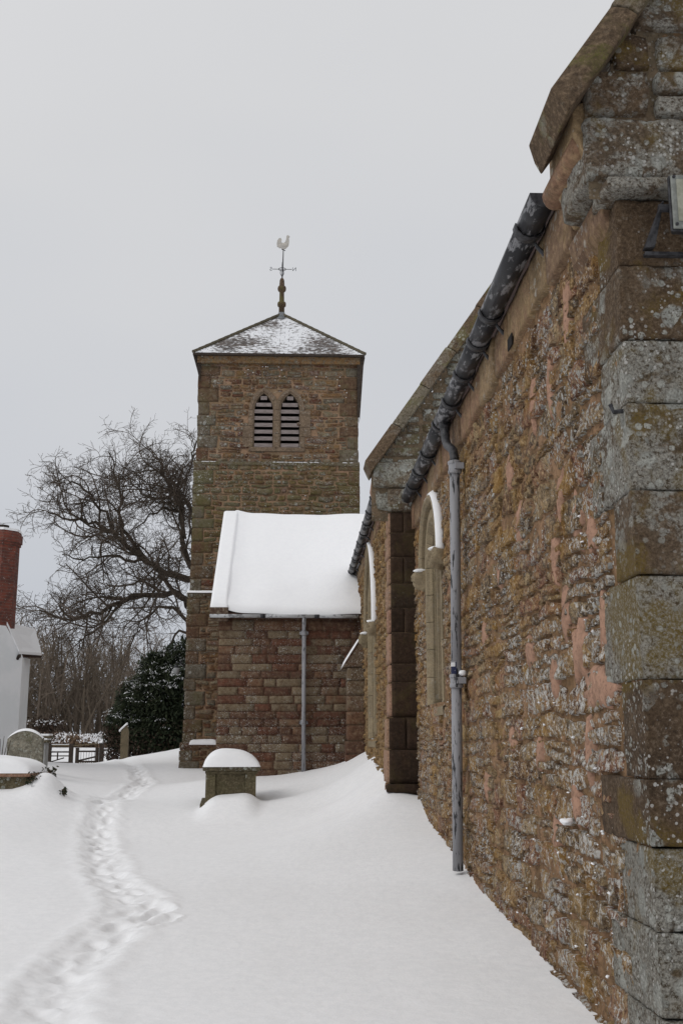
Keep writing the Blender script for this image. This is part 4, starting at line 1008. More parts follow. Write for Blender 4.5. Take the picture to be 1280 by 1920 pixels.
for i in range(60):
    x = random.uniform(-2.8, 1.5)
    if fbm(x, 0, 0, 1.2, 2) < -.05: continue
    mb.blob((x, 27.99, 8.815), (random.uniform(.02, .07), .03, .012), 6, 4, .3)
for i in range(260):
    c = random.choice(vis[300:])[0]; x = random.uniform(c[0], c[1])
    if fbm(x, c[3], 3, .8, 2) < .02: continue
    mb.blob((x, 27.99, c[3] - .01), (random.uniform(.01, .022), .02, .009), 6, 4, .3)
mb.build('snow_flecks', M['snow2'], tw, smooth=True, kind='stuff')
# eaves flare, boards, dark metal down the south-east corner
MB().box((-2.98, 27.80, 11.79), (1.70, 27.88, 11.85)).build('gutter_board', M['gate'], tw)
MB().box((-2.86, 27.9, 11.60), (1.6, 28.02, 11.80)).build('wall_plate', M['tower'], tw)
MB().add([(-2.97, 27.86, 11.86), (-2.78, 27.98, 11.05), (-2.78, 28.3, 11.05), (-2.97, 28.3, 11.86), (-2.74, 27.98, 11.86)], [(0, 1, 2, 3), (0, 4, 1)]).build('corner_flashing', M['gate'], tw)
MB().add([(1.53, 27.98, 10.1), (1.60, 27.98, 10.1), (1.72, 27.9, 11.86), (1.52, 27.9, 11.86), (1.60, 28.6, 10.1), (1.72, 28.6, 11.86)], [(0, 1, 2, 3), (1, 4, 5, 2)]).build('corner_flashing', M['gate'], tw)
# roof: courses of slates on four slopes (the one in view slate by slate, larger ones as parts)
TC = (-.62, 30.25); EH = 2.36; ZE, ZA = 11.86, 13.98
def roof_pt(face, u, k, lift=0):
    hw_ = EH * (1 - k); a = u * hw_; z = ZE + (ZA - ZE) * k + lift
    X = {0: (a, -hw_), 1: (hw_, a), 2: (-a, hw_), 3: (-hw_, -a)}[face]
    return (TC[0] + X[0], TC[1] + X[1], z)
nrow = 34
sV = []; sF = []; sA = []
parts = []
for face in range(4):
    for r in range(nrow):
        k0 = r / nrow * .97; k1 = min((r + 1.25) / nrow * .97, .985)
        hw_ = EH * (1 - k0); n = max(2, int(2 * hw_ / (.24 if face == 0 else .5)))
        off = .5 * (r % 2) / n
        for i in range(-1, n):
            a = -1 + 2 * (i + off * n) / n; b = a + 2 / n; a = max(a, -1); b = min(b, 1)
            if b - a < .02: continue
            j = random.uniform(-.002, .004)
            hw1 = EH * (1 - k1); 
            g_ = .004 / max(hw_, .2)
            ua, ub = a + g_, b - g_
            ua1 = max(-1, min(1, ua * hw_ / hw1)); ub1 = max(-1, min(1, ub * hw_ / hw1))
            top0, top1 = roof_pt(face, ua, k0, .034 + j), roof_pt(face, ub, k0, .034 + j)
            q1, q0 = roof_pt(face, ub1, k1, .012), roof_pt(face, ua1, k1, .012)
            b0, b1 = roof_pt(face, ua, k0, .014), roof_pt(face, ub, k0, .014)
            V = [top0, top1, q1, q0, b0, b1]; F_ = [(0, 1, 2, 3), (4, 5, 1, 0)]
            if face == 0 and r < 17 and len(parts) < 300: parts.append((V, F_))
            else:
                o = len(sV); sV += V; sF += [tuple(x + o for x in f) for f in F_]; sA += [random.random()] * 6
for V, F_ in parts: MB().add(V, F_).build('slate', M['slate'], tw)
mb = MB(); mb.v = sV; mb.f = sF; mb.a = sA; mb.build('small_slates', M['slate'], tw, kind='stuff')
mb = MB(); mb.add([roof_pt(0, -1, 0, -.06), roof_pt(0, 1, 0, -.06), roof_pt(2, -1, 0, -.06), roof_pt(2, 1, 0, -.06), (TC[0], TC[1], ZA - .10)], [(0, 1, 4), (1, 2, 4), (2, 3, 4), (3, 0, 4), (3, 2, 1, 0)]).build('roof_deck', M['gate'], tw)
for face in range(4):
    for i in range(14):
        k0 = i / 14 * .96; k1 = (i + 1.1) / 14 * .96
        MB().tube([roof_pt(face, -1, k0, .045), roof_pt(face, -1, min(k1, .97), .035)], .055, 6).build('hip_tile', simple_mat('hip_tile', (.10, .085, .055)) if (face, i) == (0, 0) else bpy.data.materials['hip_tile'], tw)
MB().lathe((TC[0], TC[1], 13.72), [(.34, 0), (.2, .14), (.12, .26), (.1, .33)], 16).build('lead_cap', M['lead'], tw, smooth=True)
MB().lathe((TC[0], TC[1], 14.0), [(.085, 0), (.085, .25), (.125, .27), (.13, .33), (.125, .38), (.075, .42), (.07, .72), (.12, .77), (.13, .83), (.12, .89), (.08, .93), (.07, 1.1), (.05, 1.16)], 12).build('finial', M['coping'], tw, smooth=True)
# belfry lights
for (cx_, hw_) in bel:
    frame(Panel('east', 28.04), arch_path(cx_, hw_ - .03, BZ0, BSP, BH - .03, 4, 4), .035, -.3, .0, M['dress2'], tw, 'window_frame', per=20, gap=0)
    cxx = cx_
    path = arch_path(cx_, hw_ + .002, BZ0, BSP, BH, 6, 1); V = [(a, 28.42, b) for a, b in path]
    MB().add(V, [tuple(range(len(V)))]).build('belfry_void', M['void'], tw)
    for k in range(8):
        z = BZ0 + .035 + k * .192
        hwk = hw_ - .04
        if z + .1 > BSP: 
            Rr = (hw_ ** 2 + BH ** 2) / (2 * hw_); q_ = Rr ** 2 - (z + .11 - BSP) ** 2
            hwk = math.sqrt(max(q_, 0)) - (Rr - hw_) - .03
        if hwk < .05: continue
        MB().add([(cx_ - hwk, 28.07, z), (cx_ + hwk, 28.07, z), (cx_ + hwk, 28.27, z + .135), (cx_ - hwk, 28.27, z + .135), (cx_ - hwk, 28.07, z + .022), (cx_ + hwk, 28.07, z + .022), (cx_ + hwk, 28.27, z + .157), (cx_ - hwk, 28.27, z + .157)],
                 [(0, 1, 5, 4), (4, 5, 6, 7), (0, 3, 2, 1), (1, 2, 6, 5), (0, 4, 7, 3)]).build('louvre', M['louvre'], tw)
        MB().box((cx_ - hwk, 28.055, z - .02), (cx_ + hwk, 28.075, z + .085)).build('louvre_edge', M['louvre'], tw)
P4 = Panel('east', 28.04)
frame(P4, arch_path(bel[0][0], .285, BSP - .02, BSP, BH, 5, 1), .115, -.25, .035, M['dress2'], tw, 'arch_stone', per=3, chamfer=.03)
frame(P4, arch_path(bel[1][0], .285, BSP - .02, BSP, BH, 5, 1), .115, -.25, .038, M['dress2'], tw, 'arch_stone', per=3, chamfer=.03)
for (a, b, ms) in ((-1.44, -1.315, 1), (-.745, -.595, 0), (-.025, .10, 1)):
    z = BZ0
    while z < BSP - .02:
        l = min(random.uniform(.25, .4), BSP - .02 - z)
        aa = a - (random.choice((0, .15)) if a < -1.3 else 0); bb = b + (random.choice((0, .15)) if b > 0 else 0)
        block(P4, aa, bb, z + .004, z + l - .004, -.25, .03, M['dress2'], tw, 'jamb_stone'); z += l
block(P4, -1.42, -.68, BZ0 - .12, BZ0 - .004, -.3, .05, M['dress2'], tw, 'sill'); block(P4, -.672, .10, BZ0 - .12, BZ0 - .004, -.3, .052, M['dress2'], tw, 'sill')

# ================================================================== weather vane
vx, vy = TC; vz = 15.14
va = thing('weather_vane', 'pale cockerel weather vane with compass letters on top of the tower finial', 'weather vane')
MB().tube([(vx, vy, vz - .1), (vx + .02, vy, vz + .5), (vx + .03, vy, vz + .98)], [.022, .018, .014], 8).build('pole', M['iron_dark'], va)
for a, b in (((-.30, 0), (.30, 0)), ((0, -.30), (0, .30))): MB().tube([(vx + a[0], vy + a[1], vz + .33), (vx + b[0], vy + b[1], vz + .33)], .009, 6).build('compass_arm', M['iron_dark'], va)
mb = MB(); mb.tube([(vx + .11 * math.cos(t / 16 * 2 * math.pi), vy + .11 * math.sin(t / 16 * 2 * math.pi), vz + .33) for t in range(17)], .009, 6, cap=False); mb.build('ring', M['iron_dark'], va)
for t in range(4):
    a = t * math.pi / 2 + .78
    MB().tube([(vx + .015 * math.cos(a), vy + .015 * math.sin(a), vz + .1), (vx + .08 * math.cos(a), vy + .08 * math.sin(a), vz + .2), (vx + .05 * math.cos(a), vy + .05 * math.sin(a), vz + .3)], .006, 5).build('scroll', M['iron_dark'], va)
def txt(ch_, loc, size, rot, mirror=False):
    cu = bpy.data.curves.new('letter', 'FONT'); cu.body = ch_; cu.size = size; cu.extrude = .006; cu.align_x = 'CENTER'; cu.align_y = 'CENTER'
    o = bpy.data.objects.new('letter', cu); col.objects.link(o)
    me = bpy.data.meshes.new_from_object(o); col.objects.unlink(o); bpy.data.objects.remove(o)
    me.transform(__import__('mathutils').Matrix.Diagonal((-1 if mirror else 1, 1, 1, 1)))
    me.materials.clear(); me.materials.append(M['lead'])
    q = link('letter', me, va, loc=loc); q.rotation_euler = rot
txt('S', (vx - .34, vy, vz + .33), .17, (R(90), 0, 0), True); txt('N', (vx + .37, vy, vz + .33), .17, (R(90), 0, 0), True)
txt('E', (vx, vy - .34, vz + .33), .15, (R(90), 0, R(90))); txt('W', (vx, vy + .34, vz + .33), .15, (R(90), 0, R(90)))
# cockerel (head to the right), body swelling in the middle
ck = [(.17, 1.44), (.215, 1.40), (.185, 1.36), (.195, 1.28), (.19, 1.17), (.15, 1.08), (.08, 1.0), (.03, .99), (-.03, .985), (-.07, 1.03), (-.12, 1.02), (-.155, 1.06), (-.19, 1.06), (-.205, 1.16), (-.185, 1.27), (-.13, 1.345), (-.075, 1.35), (-.045, 1.29), (-.06, 1.21), (-.02, 1.19), (.03, 1.19), (.075, 1.24), (.10, 1.33), (.105, 1.41), (.135, 1.45)]
V = [(vx + .02 + a * .95, vy - .018, vz + b) for a, b in ck] + [(vx + .02 + a * .95, vy + .018, vz + b) for a, b in ck]; n = len(ck)
MB().add(V, [tuple(range(n))[::-1], tuple(range(n, 2 * n))] + [(i, (i + 1) % n, n + (i + 1) % n, n + i) for i in range(n)]).build('cockerel', M['vane'], va)
MB().blob((vx + .08, vy, vz + 1.12), (.11, .05, .085), 12, 8, .1).build('breast', M['vane'], va, smooth=True)
MB().tube([(vx - .02, vy, vz + .985), (vx + .09, vy - .02, vz + .93)], .012, 6).build('perch', M['iron_dark'], va)

# tower lamp
lp = thing('wall_lamp', 'small round globe lamp on the left edge of the tower', 'lamp')
MB().blob((-3.17, 27.9, 3.22), (.085, .085, .095), 14, 10, 0).build('globe', simple_mat('milky_globe', (.35, .36, .36), None, 5, .3, 0), lp, smooth=True)
MB().tube([(-2.95, 27.98, 3.30), (-3.05, 27.95, 3.42), (-3.17, 27.9, 3.42), (-3.17, 27.9, 3.31)], .014, 8).build('bracket', M['iron_dark'], lp, smooth=True)
MB().lathe((-3.17, 27.9, 3.29), [(.06, 0), (.055, .05), (.02, .07)], 12).build('cap', M['iron_dark'], lp)

# ================================================================== chest tomb
ct = thing('chest_tomb', 'mossy stone chest tomb under a domed snow cap in front of the porch', 'tomb')
rz = R(4)
def tl(x, y, z): return (-1.09 + x * math.cos(rz) - y * math.sin(rz), 18.0 + x * math.sin(rz) + y * math.cos(rz), z)
def tbox(x0, x1, y0, y1, z0, z1, name, mat=M['tomb'], bevel=.008, ang=None):
    V = [tl(x, y, z) for z in (z0, z1) for y in (y0, y1) for x in (x0, x1)]
    return MB().add(V, [(0, 2, 3, 1), (4, 5, 7, 6), (0, 1, 5, 4), (2, 6, 7, 3), (0, 4, 6, 2), (1, 3, 7, 5)]).build(name, mat, ct, bevel=bevel)
tbox(-.47, .47, 0, 1.7, .985, 1.05, 'slab', bevel=.012); tbox(-.43, .43, .03, 1.67, .94, .985, 'slab_moulding', bevel=.01)
tbox(-.30, .24, .09, .2, .2, .94, 'end_panel'); tbox(-.42, -.26, .05, .2, .2, .94, 'corner_pilaster'); tbox(.23, .40, .05, .2, .2, .94, 'corner_pilaster')
tbox(-.40, -.3, .2, 1.6, .2, .94, 'side_panel'); tbox(.3, .38, .2, 1.6, .2, .94, 'side_panel')
tbox(-.50, .50, -.12, 1.8, .15, .47, 'plinth')
def fn(u, v): return tl(-.48 + .96 * u, -.02 + 1.74 * v, 1.05)
u = np.linspace(-1, 1, 29); V = []; 
for vv in np.linspace(0, 1, 30):
    for uu in u:
        h = .285 * (max(0, 1 - abs(uu) ** 2.8)) ** .66 * (max(0, 1 - abs(2 * vv - 1) ** 7)) ** .6 * (1 + .12 * uu * -1)
        V.append(tl(uu * .475, -.015 + 1.73 * vv + .05 * (1 - vv) * (h / .3), 1.048 + h))
idx = np.arange(29 * 30).reshape(30, 29); F = np.stack([idx[:-1, :-1], idx[:-1, 1:], idx[1:, 1:], idx[1:, :-1]], -1).reshape(-1, 4)
link('snow_cap', mesh_np('snow_cap', V, F, M['snow2'], True), ct)

# ================================================================== left tomb with ivy
lt = thing('ledger_tomb', 'broad snow covered tomb with dark ivy on its right end at the left edge', 'tomb')
P1, P2, P3, P4_ = (-5.6, 16.75), (-4.08, 16.9), (-4.0, 18.0), (-5.6, 18.2)
def quad_prism(pts, z0, z1, name, mat, parent, bevel=.01):
    V = [(p[0], p[1], z0) for p in pts] + [(p[0], p[1], z1) for p in pts]
    MB().add(V, [(3, 2, 1, 0), (4, 5, 6, 7), (0, 1, 5, 4), (1, 2, 6, 5), (2, 3, 7, 6), (3, 0, 4, 7)]).build(name, mat, parent, bevel=bevel)
quad_prism([P1, P2, P3, P4_], .93, .985, 'slab', M['red_quoin'], lt)
ins = lambda p, k=.1: (p[0] + (-4.7 - p[0]) * k, p[1] + (17.5 - p[1]) * k)
quad_prism([ins(p) for p in (P1, P2, P3, P4_)], .4, .93, 'side_panel', M['tomb'], lt)
u = np.linspace(0, 1, 40); V = []
for vv in np.linspace(0, 1, 26):
    for uu in u:
        a = [(1 - uu) * P1[i] + uu * P2[i] for i in (0, 1)]; b = [(1 - uu) * P4_[i] + uu * P3[i] for i in (0, 1)]
        q = [(1 - vv) * a[i] + vv * b[i] for i in (0, 1)]
        e = lambda t, w_=.16: math.sqrt(max(0, 1 - max(0, 1 - min(t, 1 - t) / w_) ** 2))
        V.append((q[0], q[1], .985 + (.26 - .10 * max(0, uu - .55) * 2) * e(uu, .22) * e(vv, .2)))
idx = np.arange(26 * 40).reshape(26, 40); F = np.stack([idx[:-1, :-1], idx[:-1, 1:], idx[1:, 1:], idx[1:, :-1]], -1).reshape(-1, 4)
link('snow_cap', mesh_np('snow_cap', V, F, M['snow2'], True), lt)
def leaves(n, centre, spread, size, name, mat, parent=None, droop=.3, kind='stuff', shape=None, **kw):
    c = np.array(centre, float)
    if shape is None: p = c + rng.normal(0, 1, (n, 3)) * np.array(spread)
    else: p = shape(n)
    n = len(p)
    d = rng.normal(0, 1, (n, 3)); d[:, 2] -= droop; d /= np.linalg.norm(d, axis=1, keepdims=True)
    e = np.cross(d, rng.normal(0, 1, (n, 3))); e /= np.linalg.norm(e, axis=1, keepdims=True)
    s = size * rng.uniform(.6, 1.4, (n, 1))
    V = np.stack([p - d * s, p + e * s * .45, p + d * s, p - e * s * .45], 1).reshape(-1, 3)
    F = np.arange(4 * n).reshape(-1, 4)
    return link(name, mesh_np(name, V, F, mat, False, np.repeat(rng.random(n), 4)), parent, kind=kind, **kw)
def ivy_shape(n):
    t = rng.random(n); q = np.stack([-4.12 + .10 * t + .05, 16.86 + 1.2 * t, .88 + .16 * t * rng.random(n)], 1)
    return q + rng.normal(0, 1, (n, 3)) * np.array([.04, .06, .04])
leaves(420, 0, 0, .03, 'ivy', M['ivy'], lt, shape=ivy_shape)
iv = thing('ivy_clump', 'small brown leafy clump poking out of snow right of the ivy covered tomb', 'plant')
leaves(60, (-3.57, 17.0, .72), (.022, .03, .022), .028, 'leaf_cluster', M['ivy'], iv)
MB().tube([(-3.57, 17.0, .55), (-3.57, 17.0, .74)], .008, 5).build('stem', M['bark'], iv)

# headstone
hd = thing('headstone', 'rough round topped headstone with snow along its curved top beside white cottage', 'headstone')
hx0, hx1, hy = -5.80, -5.10, 22.0
prof = [(hx0, .7), (hx1, .7), (hx1, 1.50)] + [(hx1 + (hx0 - hx1) * k / 12, 1.50 + .155 * math.sin(math.pi * k / 12) ** .8) for k in range(1, 12)] + [(hx0, 1.50)]
mb = MB(); mb.prism(prof, lambda p: (p[0], hy + .14, p[1]), lambda p: (p[0], hy, p[1])); mb.f = [f for f in mb.f]; mb.build('stone', M['head'], hd, bevel=.012)
pp = [(hx1 + (hx0 - hx1) * k / 16, 1.50 + .155 * math.sin(math.pi * k / 16) ** .8) for k in range(17)]
V = []; 
for k, p in enumerate(pp):
    th = .045 * math.sin(math.pi * (k + .6) / 17.2) ** .6 + .004
    V += [(p[0], hy - .005, p[1]), (p[0], hy + .02, p[1] + th), (p[0], hy + .12, p[1] + th), (p[0], hy + .145, p[1])]
F = []
for k in range(16):
    for q in range(3): F.append((k * 4 + q, (k + 1) * 4 + q, (k + 1) * 4 + q + 1, k * 4 + q + 1))
MB().add(V, [f[::-1] for f in F]).build('snow_cap', M['snow2'], hd, smooth=True)
# pale pier right of it
pi_ = thing('stone_pier', 'pale grey stepped gravestone pier with snow ledges just right of the headstone', 'pier')
MB().box((-5.41, 23.0, .7), (-5.27, 23.3, 1.42)).build('shaft', simple_mat('pale_stone', (.36, .37, .37), (.28, .28, .27), 8), pi_, bevel=.01)
MB().box((-5.44, 22.95, 1.42), (-5.22, 23.35, 1.47)).build('slab', M['tomb'], pi_, bevel=.01)
MB().box((-5.43, 22.96, 1.47), (-5.23, 23.34, 1.51)).build('snow_layer', M['snow2'], pi_, bevel=.015)
MB().box((-5.43, 22.97, 1.51), (-5.18, 23.33, 1.555)).build('slab', M['tomb'], pi_, bevel=.01)
MB().box((-5.42, 22.97, 1.555), (-5.20, 23.33, 1.60)).build('snow_layer', M['snow2'], pi_, bevel=.015)
# bare sapling left of the headstone
sg_ = thing('sapling', 'bare dark twiggy sapling standing left of the headstone by the cottage wall', 'sapling')
for k in range(5): MB().tube([(-5.95 + .03 * k, 21.9, .9), (-5.96 + .05 * k, 21.9, 1.2), (-5.98 + .07 * k, 21.9, 1.45 + .05 * (k % 3))], [.012, .009, .004], 5).build('stem', M['bark'], sg_)

# ================================================================== gate, fence, post, hedge
def gx_(px): return -9.05 + (px - 92) * .01957
gy0 = 40.0
gz0 = .60
def bar(parent, name, p0, z0_, p1, z1_, r, y=gy0, mat=None, d=.05):
    x0, x1 = gx_(p0), gx_(p1)
    V = []
    if abs(x1 - x0) > abs(z1_ - z0_):
        V = [(x0, y, z0_ - r), (x1, y, z1_ - r), (x1, y, z1_ + r), (x0, y, z0_ + r)]
    else: V = [(x0 - r, y, z0_), (x0 + r, y, z0_), (x1 + r, y, z1_), (x1 - r, y, z1_)]
    V = V + [(a, b + d, c) for a, b, c in V]
    return MB().add(V, [(0, 1, 2, 3), (7, 6, 5, 4), (0, 4, 5, 1), (1, 5, 6, 2), (2, 6, 7, 3), (3, 7, 4, 0)]).build(name, mat or M['gate'], parent)
vz_ = lambda v: 1.5 - (v - 1385) * .0200
fe = thing('rail_fence', 'dark wooden rail fence between headstone and gate across the snowy path', 'fence')
for px, top in ((93, 1394), (133, 1394)): bar(fe, 'post', px, .35, px, vz_(top), .07, d=.14)
for v, r, m_ in ((1397, .028, M['wood']), (1408.5, .025, None), (1415.5, .02, None), (1427.5, .03, None)): bar(fe, 'rail', 95, vz_(v), 130, vz_(v), r, gy0 + .03, m_)
bar(fe, 'brace', 96, vz_(1426), 120, vz_(1419), .02, gy0 + .09); bar(fe, 'brace', 108, vz_(1422), 108, vz_(1410), .02, gy0 + .09)
for v in (1397, 1408.5): bar(fe, 'rail_snow', 95, vz_(v) + .035, 130, vz_(v) + .035, .014, gy0 + .03, M['snow2'])
ga = thing('wooden_gate', 'small dark wooden gate with pale pickets where the footprints lead', 'gate')
for px in (144.5, 181): bar(ga, 'stile', px, .42, px, vz_(1401), .06, gy0 + .02, d=.08)
for v, r in ((1407.5, .028), (1425.5, .03)): bar(ga, 'rail', 147, vz_(v), 178, vz_(v), r, gy0 + .04)
bar(ga, 'brace', 147, vz_(1424), 178, vz_(1417), .03, gy0 + .07); bar(ga, 'gate_snow', 147, vz_(1407.5) + .04, 178, vz_(1407.5) + .04, .014, gy0 + .04, M['snow2'])
bar(ga, 'top_rail', 136, vz_(1397.5), 182, vz_(1393.5), .022, gy0 + .02, M['wood'])
for k in range(6): bar(ga, 'wire', 151 + k * 5, .5, 151 + k * 5, vz_(1407), .006, gy0 + .10, d=.012)
for k in range(8): bar(ga, 'picket', 148.5 + k * 4, .4, 148.5 + k * 4, vz_(1427), .022, gy0 - .0, M['wood'], d=.02)
gp = thing('gate_post', 'dark square gate post with a ball of snow on top, right of gate', 'post')
bar(gp, 'shaft', 189, .4, 189, vz_(1393), .075, gy0, d=.14)
MB().blob((gx_(189), gy0 + .07, vz_(1393) + .04), (.08, .08, .07)).build('snow_cap', M['snow2'], gp, smooth=True)
mp = thing('marker_post', 'weathered timber board post with slanted snowy top in front of the yew', 'post')
wx0, wx1, wy = -5.50, -5.27, 34.0
V = [(wx0, wy, .6), (wx1, wy, .6), (wx1, wy, 1.72), ((wx0 + wx1) / 2 + .05, wy, 1.92), (wx0, wy, 1.74)]; V = V + [(a, b + .16, c) for a, b, c in V]
MB().add(V, [(0, 1, 2, 3, 4), (9, 8, 7, 6, 5)] + [(i, 5 + i, 5 + (i + 1) % 5, (i + 1) % 5) for i in range(5)]).build('board', M['wood'], mp, bevel=.006)
MB().box((wx0 - .02, wy - .02, 1.3), (wx1 + .02, wy, 1.34)).build('batten', M['wood'], mp)
MB().add([(wx0 - .06, wy - .03, 1.70), ((wx0 + wx1) / 2 + .06, wy - .03, 1.93), ((wx0 + wx1) / 2 + .06, wy + .2, 1.93), (wx0 - .06, wy + .2, 1.70), (wx0 - .06, wy - .03, 1.77), ((wx0 + wx1) / 2 + .06, wy - .03, 2.0), ((wx0 + wx1) / 2 + .06, wy + .2, 2.0), (wx0 - .06, wy + .2, 1.77)],
         [(0, 1, 5, 4), (4, 5, 6, 7), (1, 2, 6, 5), (3, 0, 4, 7), (2, 3, 7, 6), (0, 3, 2, 1)]).build('snow_cap', M['snow2'], mp, bevel=.02)
def hedge_shape(n):
    x = rng.uniform(-6.55, -3.0, n); y = 37.6 + rng.normal(0, .5, n); zg = np.interp(x, [-7.2, -5, -3], [.55, 1.0, 1.3])
    return np.stack([x, y, zg + rng.random(n) * (1.0 + .35 * fbm(x, 0, 0, 1.3, 2))], 1)
he = thing('beech_hedge', 'low reddish brown hedge between the gate post and the tower', 'hedge')
leaves(9000, 0, 0, .055, 'foliage', M['hedge'], he, shape=hedge_shape)

# ================================================================== cottage
co = thing('white_cottage', 'white rendered cottage with red brick chimney and snowy roof at the left edge', 'house')
ca, cb = (-6.62, 26.0), (-6.83, 27.6)
V = [(-8.6, 23.4, .3), (ca[0], ca[1], .3), (ca[0], ca[1], 3.44), (-6.95, 25.6, 4.12), (-8.6, 23.4, 4.12)]
MB().add(V + [(a - 1.5, b + 4, c) for a, b, c in V], [(0, 1, 2, 3, 4), (9, 8, 7, 6, 5), (3, 8, 9, 4)]).build('gable_wall', M['white'], co)
MB().add([(ca[0], ca[1], .3), (cb[0], cb[1], .3), (cb[0], cb[1], 3.48), (ca[0], ca[1], 3.42)], [(0, 1, 2, 3)]).build('side_wall', M['white'], co)
MB().add([(-6.70, 25.9, 3.44), (-6.54, 27.4, 3.52), (-6.95, 28.1, 4.2), (-6.99, 25.75, 4.12)], [(0, 1, 2, 3), (3, 2, 1, 0)]).build('roof', M['rooftile'], co)
R1, R2, R3, R4 = (-6.66, 25.85, 3.47), (-6.50, 27.4, 3.55), (-6.9, 28.2, 4.25), (-6.97, 25.7, 4.16)
MB().add([R1, R2, R3, R4] + [(a, b, c + .07) for a, b, c in (R1, R2, R3, R4)], [(3, 2, 1, 0), (4, 5, 6, 7), (0, 1, 5, 4), (1, 2, 6, 5), (2, 3, 7, 6), (3, 0, 4, 7)]).build('roof_snow', M['snow2'], co, bevel=.02)
MB().add([R1, R2, (R2[0], R2[1], R2[2] - .05), (R1[0], R1[1], R1[2] - .08)], [(0, 3, 2, 1), (0, 1, 2, 3)]).build('eaves_board', M['rooftile'], co)
MB().tube([(ca[0] - .10, ca[1] - .1, 3.36), (R1[0] - .0, R1[1], 3.44)], .04, 6).build('eaves_end', M['gate'], co)
cc = (-7.33, 26.0)
def octa(r, z): return [(cc[0] + r * math.cos(R(22.5 + 45 * k)), cc[1] + r * math.sin(R(22.5 + 45 * k)), z) for k in range(8)]
chm = None
mb = MB()
lev = [(.47, 4.0), (.47, 6.10), (.50, 6.10), (.50, 6.17), (.53, 6.17), (.53, 6.36), (.50, 6.40), (.48, 6.48)]
Vv = sum([octa(r, z) for r, z in lev], []); Ff = [(i * 8 + k, i * 8 + (k + 1) % 8, (i + 1) * 8 + (k + 1) % 8, (i + 1) * 8 + k) for i in range(len(lev) - 1) for k in range(8)] + [tuple((len(lev) - 1) * 8 + k for k in range(8))]
chm = mb.add(Vv, Ff).build('chimney', M['brick'], co)
Vv = octa(.50, 6.44) + octa(.49, 6.50) + octa(.3, 6.53); MB().add(Vv, [(i * 8 + k, i * 8 + (k + 1) % 8, (i + 1) * 8 + (k + 1) % 8, (i + 1) * 8 + k) for i in range(2) for k in range(8)] + [tuple(16 + k for k in range(8))]).build('chimney_snow', M['snow2'], chm)
MB().lathe((cc[0] + .06, cc[1] - .1, 6.5), [(.13, 0), (.12, .06), (.16, .07), (.16, .1)], 12).build('chimney_pot', M['gate'], chm)

# ================================================================== trees
def tubes_np(polys, sides):
    V = []; F = []; o = 0
    ang = np.arange(sides) * 2 * np.pi / sides; ca_, sa_ = np.cos(ang), np.sin(ang)
    for P, r in polys:
        P = np.asarray(P); n = len(P)
        d = np.gradient(P, axis=0); d /= np.linalg.norm(d, axis=1, keepdims=True) + 1e-9
        up = np.where(np.abs(d[:, 2:3]) < .9, np.array([[0, 0, 1.]]), np.array([[1., 0, 0]]))
        a = np.cross(d, up); a /= np.linalg.norm(a, axis=1, keepdims=True) + 1e-9; b = np.cross(a, d)
        V.append((P[:, None] + (a[:, None] * ca_[None, :, None] + b[:, None] * sa_[None, :, None]) * np.asarray(r)[:, None, None]).reshape(-1, 3))
        i = np.arange(n - 1)[:, None] * sides + np.arange(sides)[None]; j = np.arange(n - 1)[:, None] * sides + (np.arange(sides)[None] + 1) % sides
        F.append((np.stack([i, j, j + sides, i + sides], -1) + o).reshape(-1, 4)); o += n * sides
    return np.concatenate(V), np.concatenate(F)
def walk(p, d, L_, n, curl, lift, rnd_):
    P = [np.array(p, float)]; d = np.array(d, float); d /= np.linalg.norm(d)
    k = rnd_.normal(0, 1, 3) * curl
    for i in range(n):
        k = k * .6 + rnd_.normal(0, 1, 3) * curl
        d = d + k + np.array([0, 0, lift]); d /= np.linalg.norm(d)
        P.append(P[-1] + d * L_ / n)
    return np.array(P)
def grow(P, r, level, maxl, outp, rnd_, cfg):
    n = len(P) - 1; outp.append((level, P, r))
    if level >= maxl: return
    Lp = np.linalg.norm(np.diff(P, axis=0), axis=1).sum()
    nc = max(2, int(Lp * cfg['dens'][level]))
    for c in range(nc):
        t = cfg['start'][level] + (1 - cfg['start'][level]) * (c + rnd_.random()) / nc
        t = min(t, .995)
        x = t * n; i = int(x); f = x - i; p = P[i] * (1 - f) + P[i + 1] * f; rr = r[i] * (1 - f) + r[i + 1] * f
        d = P[i + 1] - P[i]; d /= np.linalg.norm(d)
        q = rnd_.normal(0, 1, 3); q -= d * q.dot(d); q /= np.linalg.norm(q)
        a = R(rnd_.uniform(*cfg['ang'])); nd = d * math.cos(a) + q * math.sin(a)
        l = Lp * rnd_.uniform(*cfg['len']) * (1.15 - .55 * t); l = max(min(l, cfg['cap'][level]), cfg['minl'])
        m = max(3, min(7, int(l / .25)))
        r0 = min(rr * .72, max(cfg['rt'], .022 * l * cfg['thick'])); 
        rs = np.linspace(r0, max(r0 * .35, cfg['rt'] * .6), m + 1)
        grow(walk(p, nd, l, m, cfg['curl'], cfg['lift'], rnd_), rs, level + 1, maxl, outp, rnd_, cfg)
rt = np.random.default_rng(5)
def T(px, py, Y):     # points of the oak's limbs, measured in the place at about Y metres
    return np.array([(px - 640) * Y / 2045 * .997 + .0391 * Y, Y, 1.5 + (1385 - py) * Y / 2045 * (1 + (1385 - py) / 9400)])
oak = thing('oak_tree', 'large bare spreading oak with sinuous limbs behind the left side of the tower', 'tree')
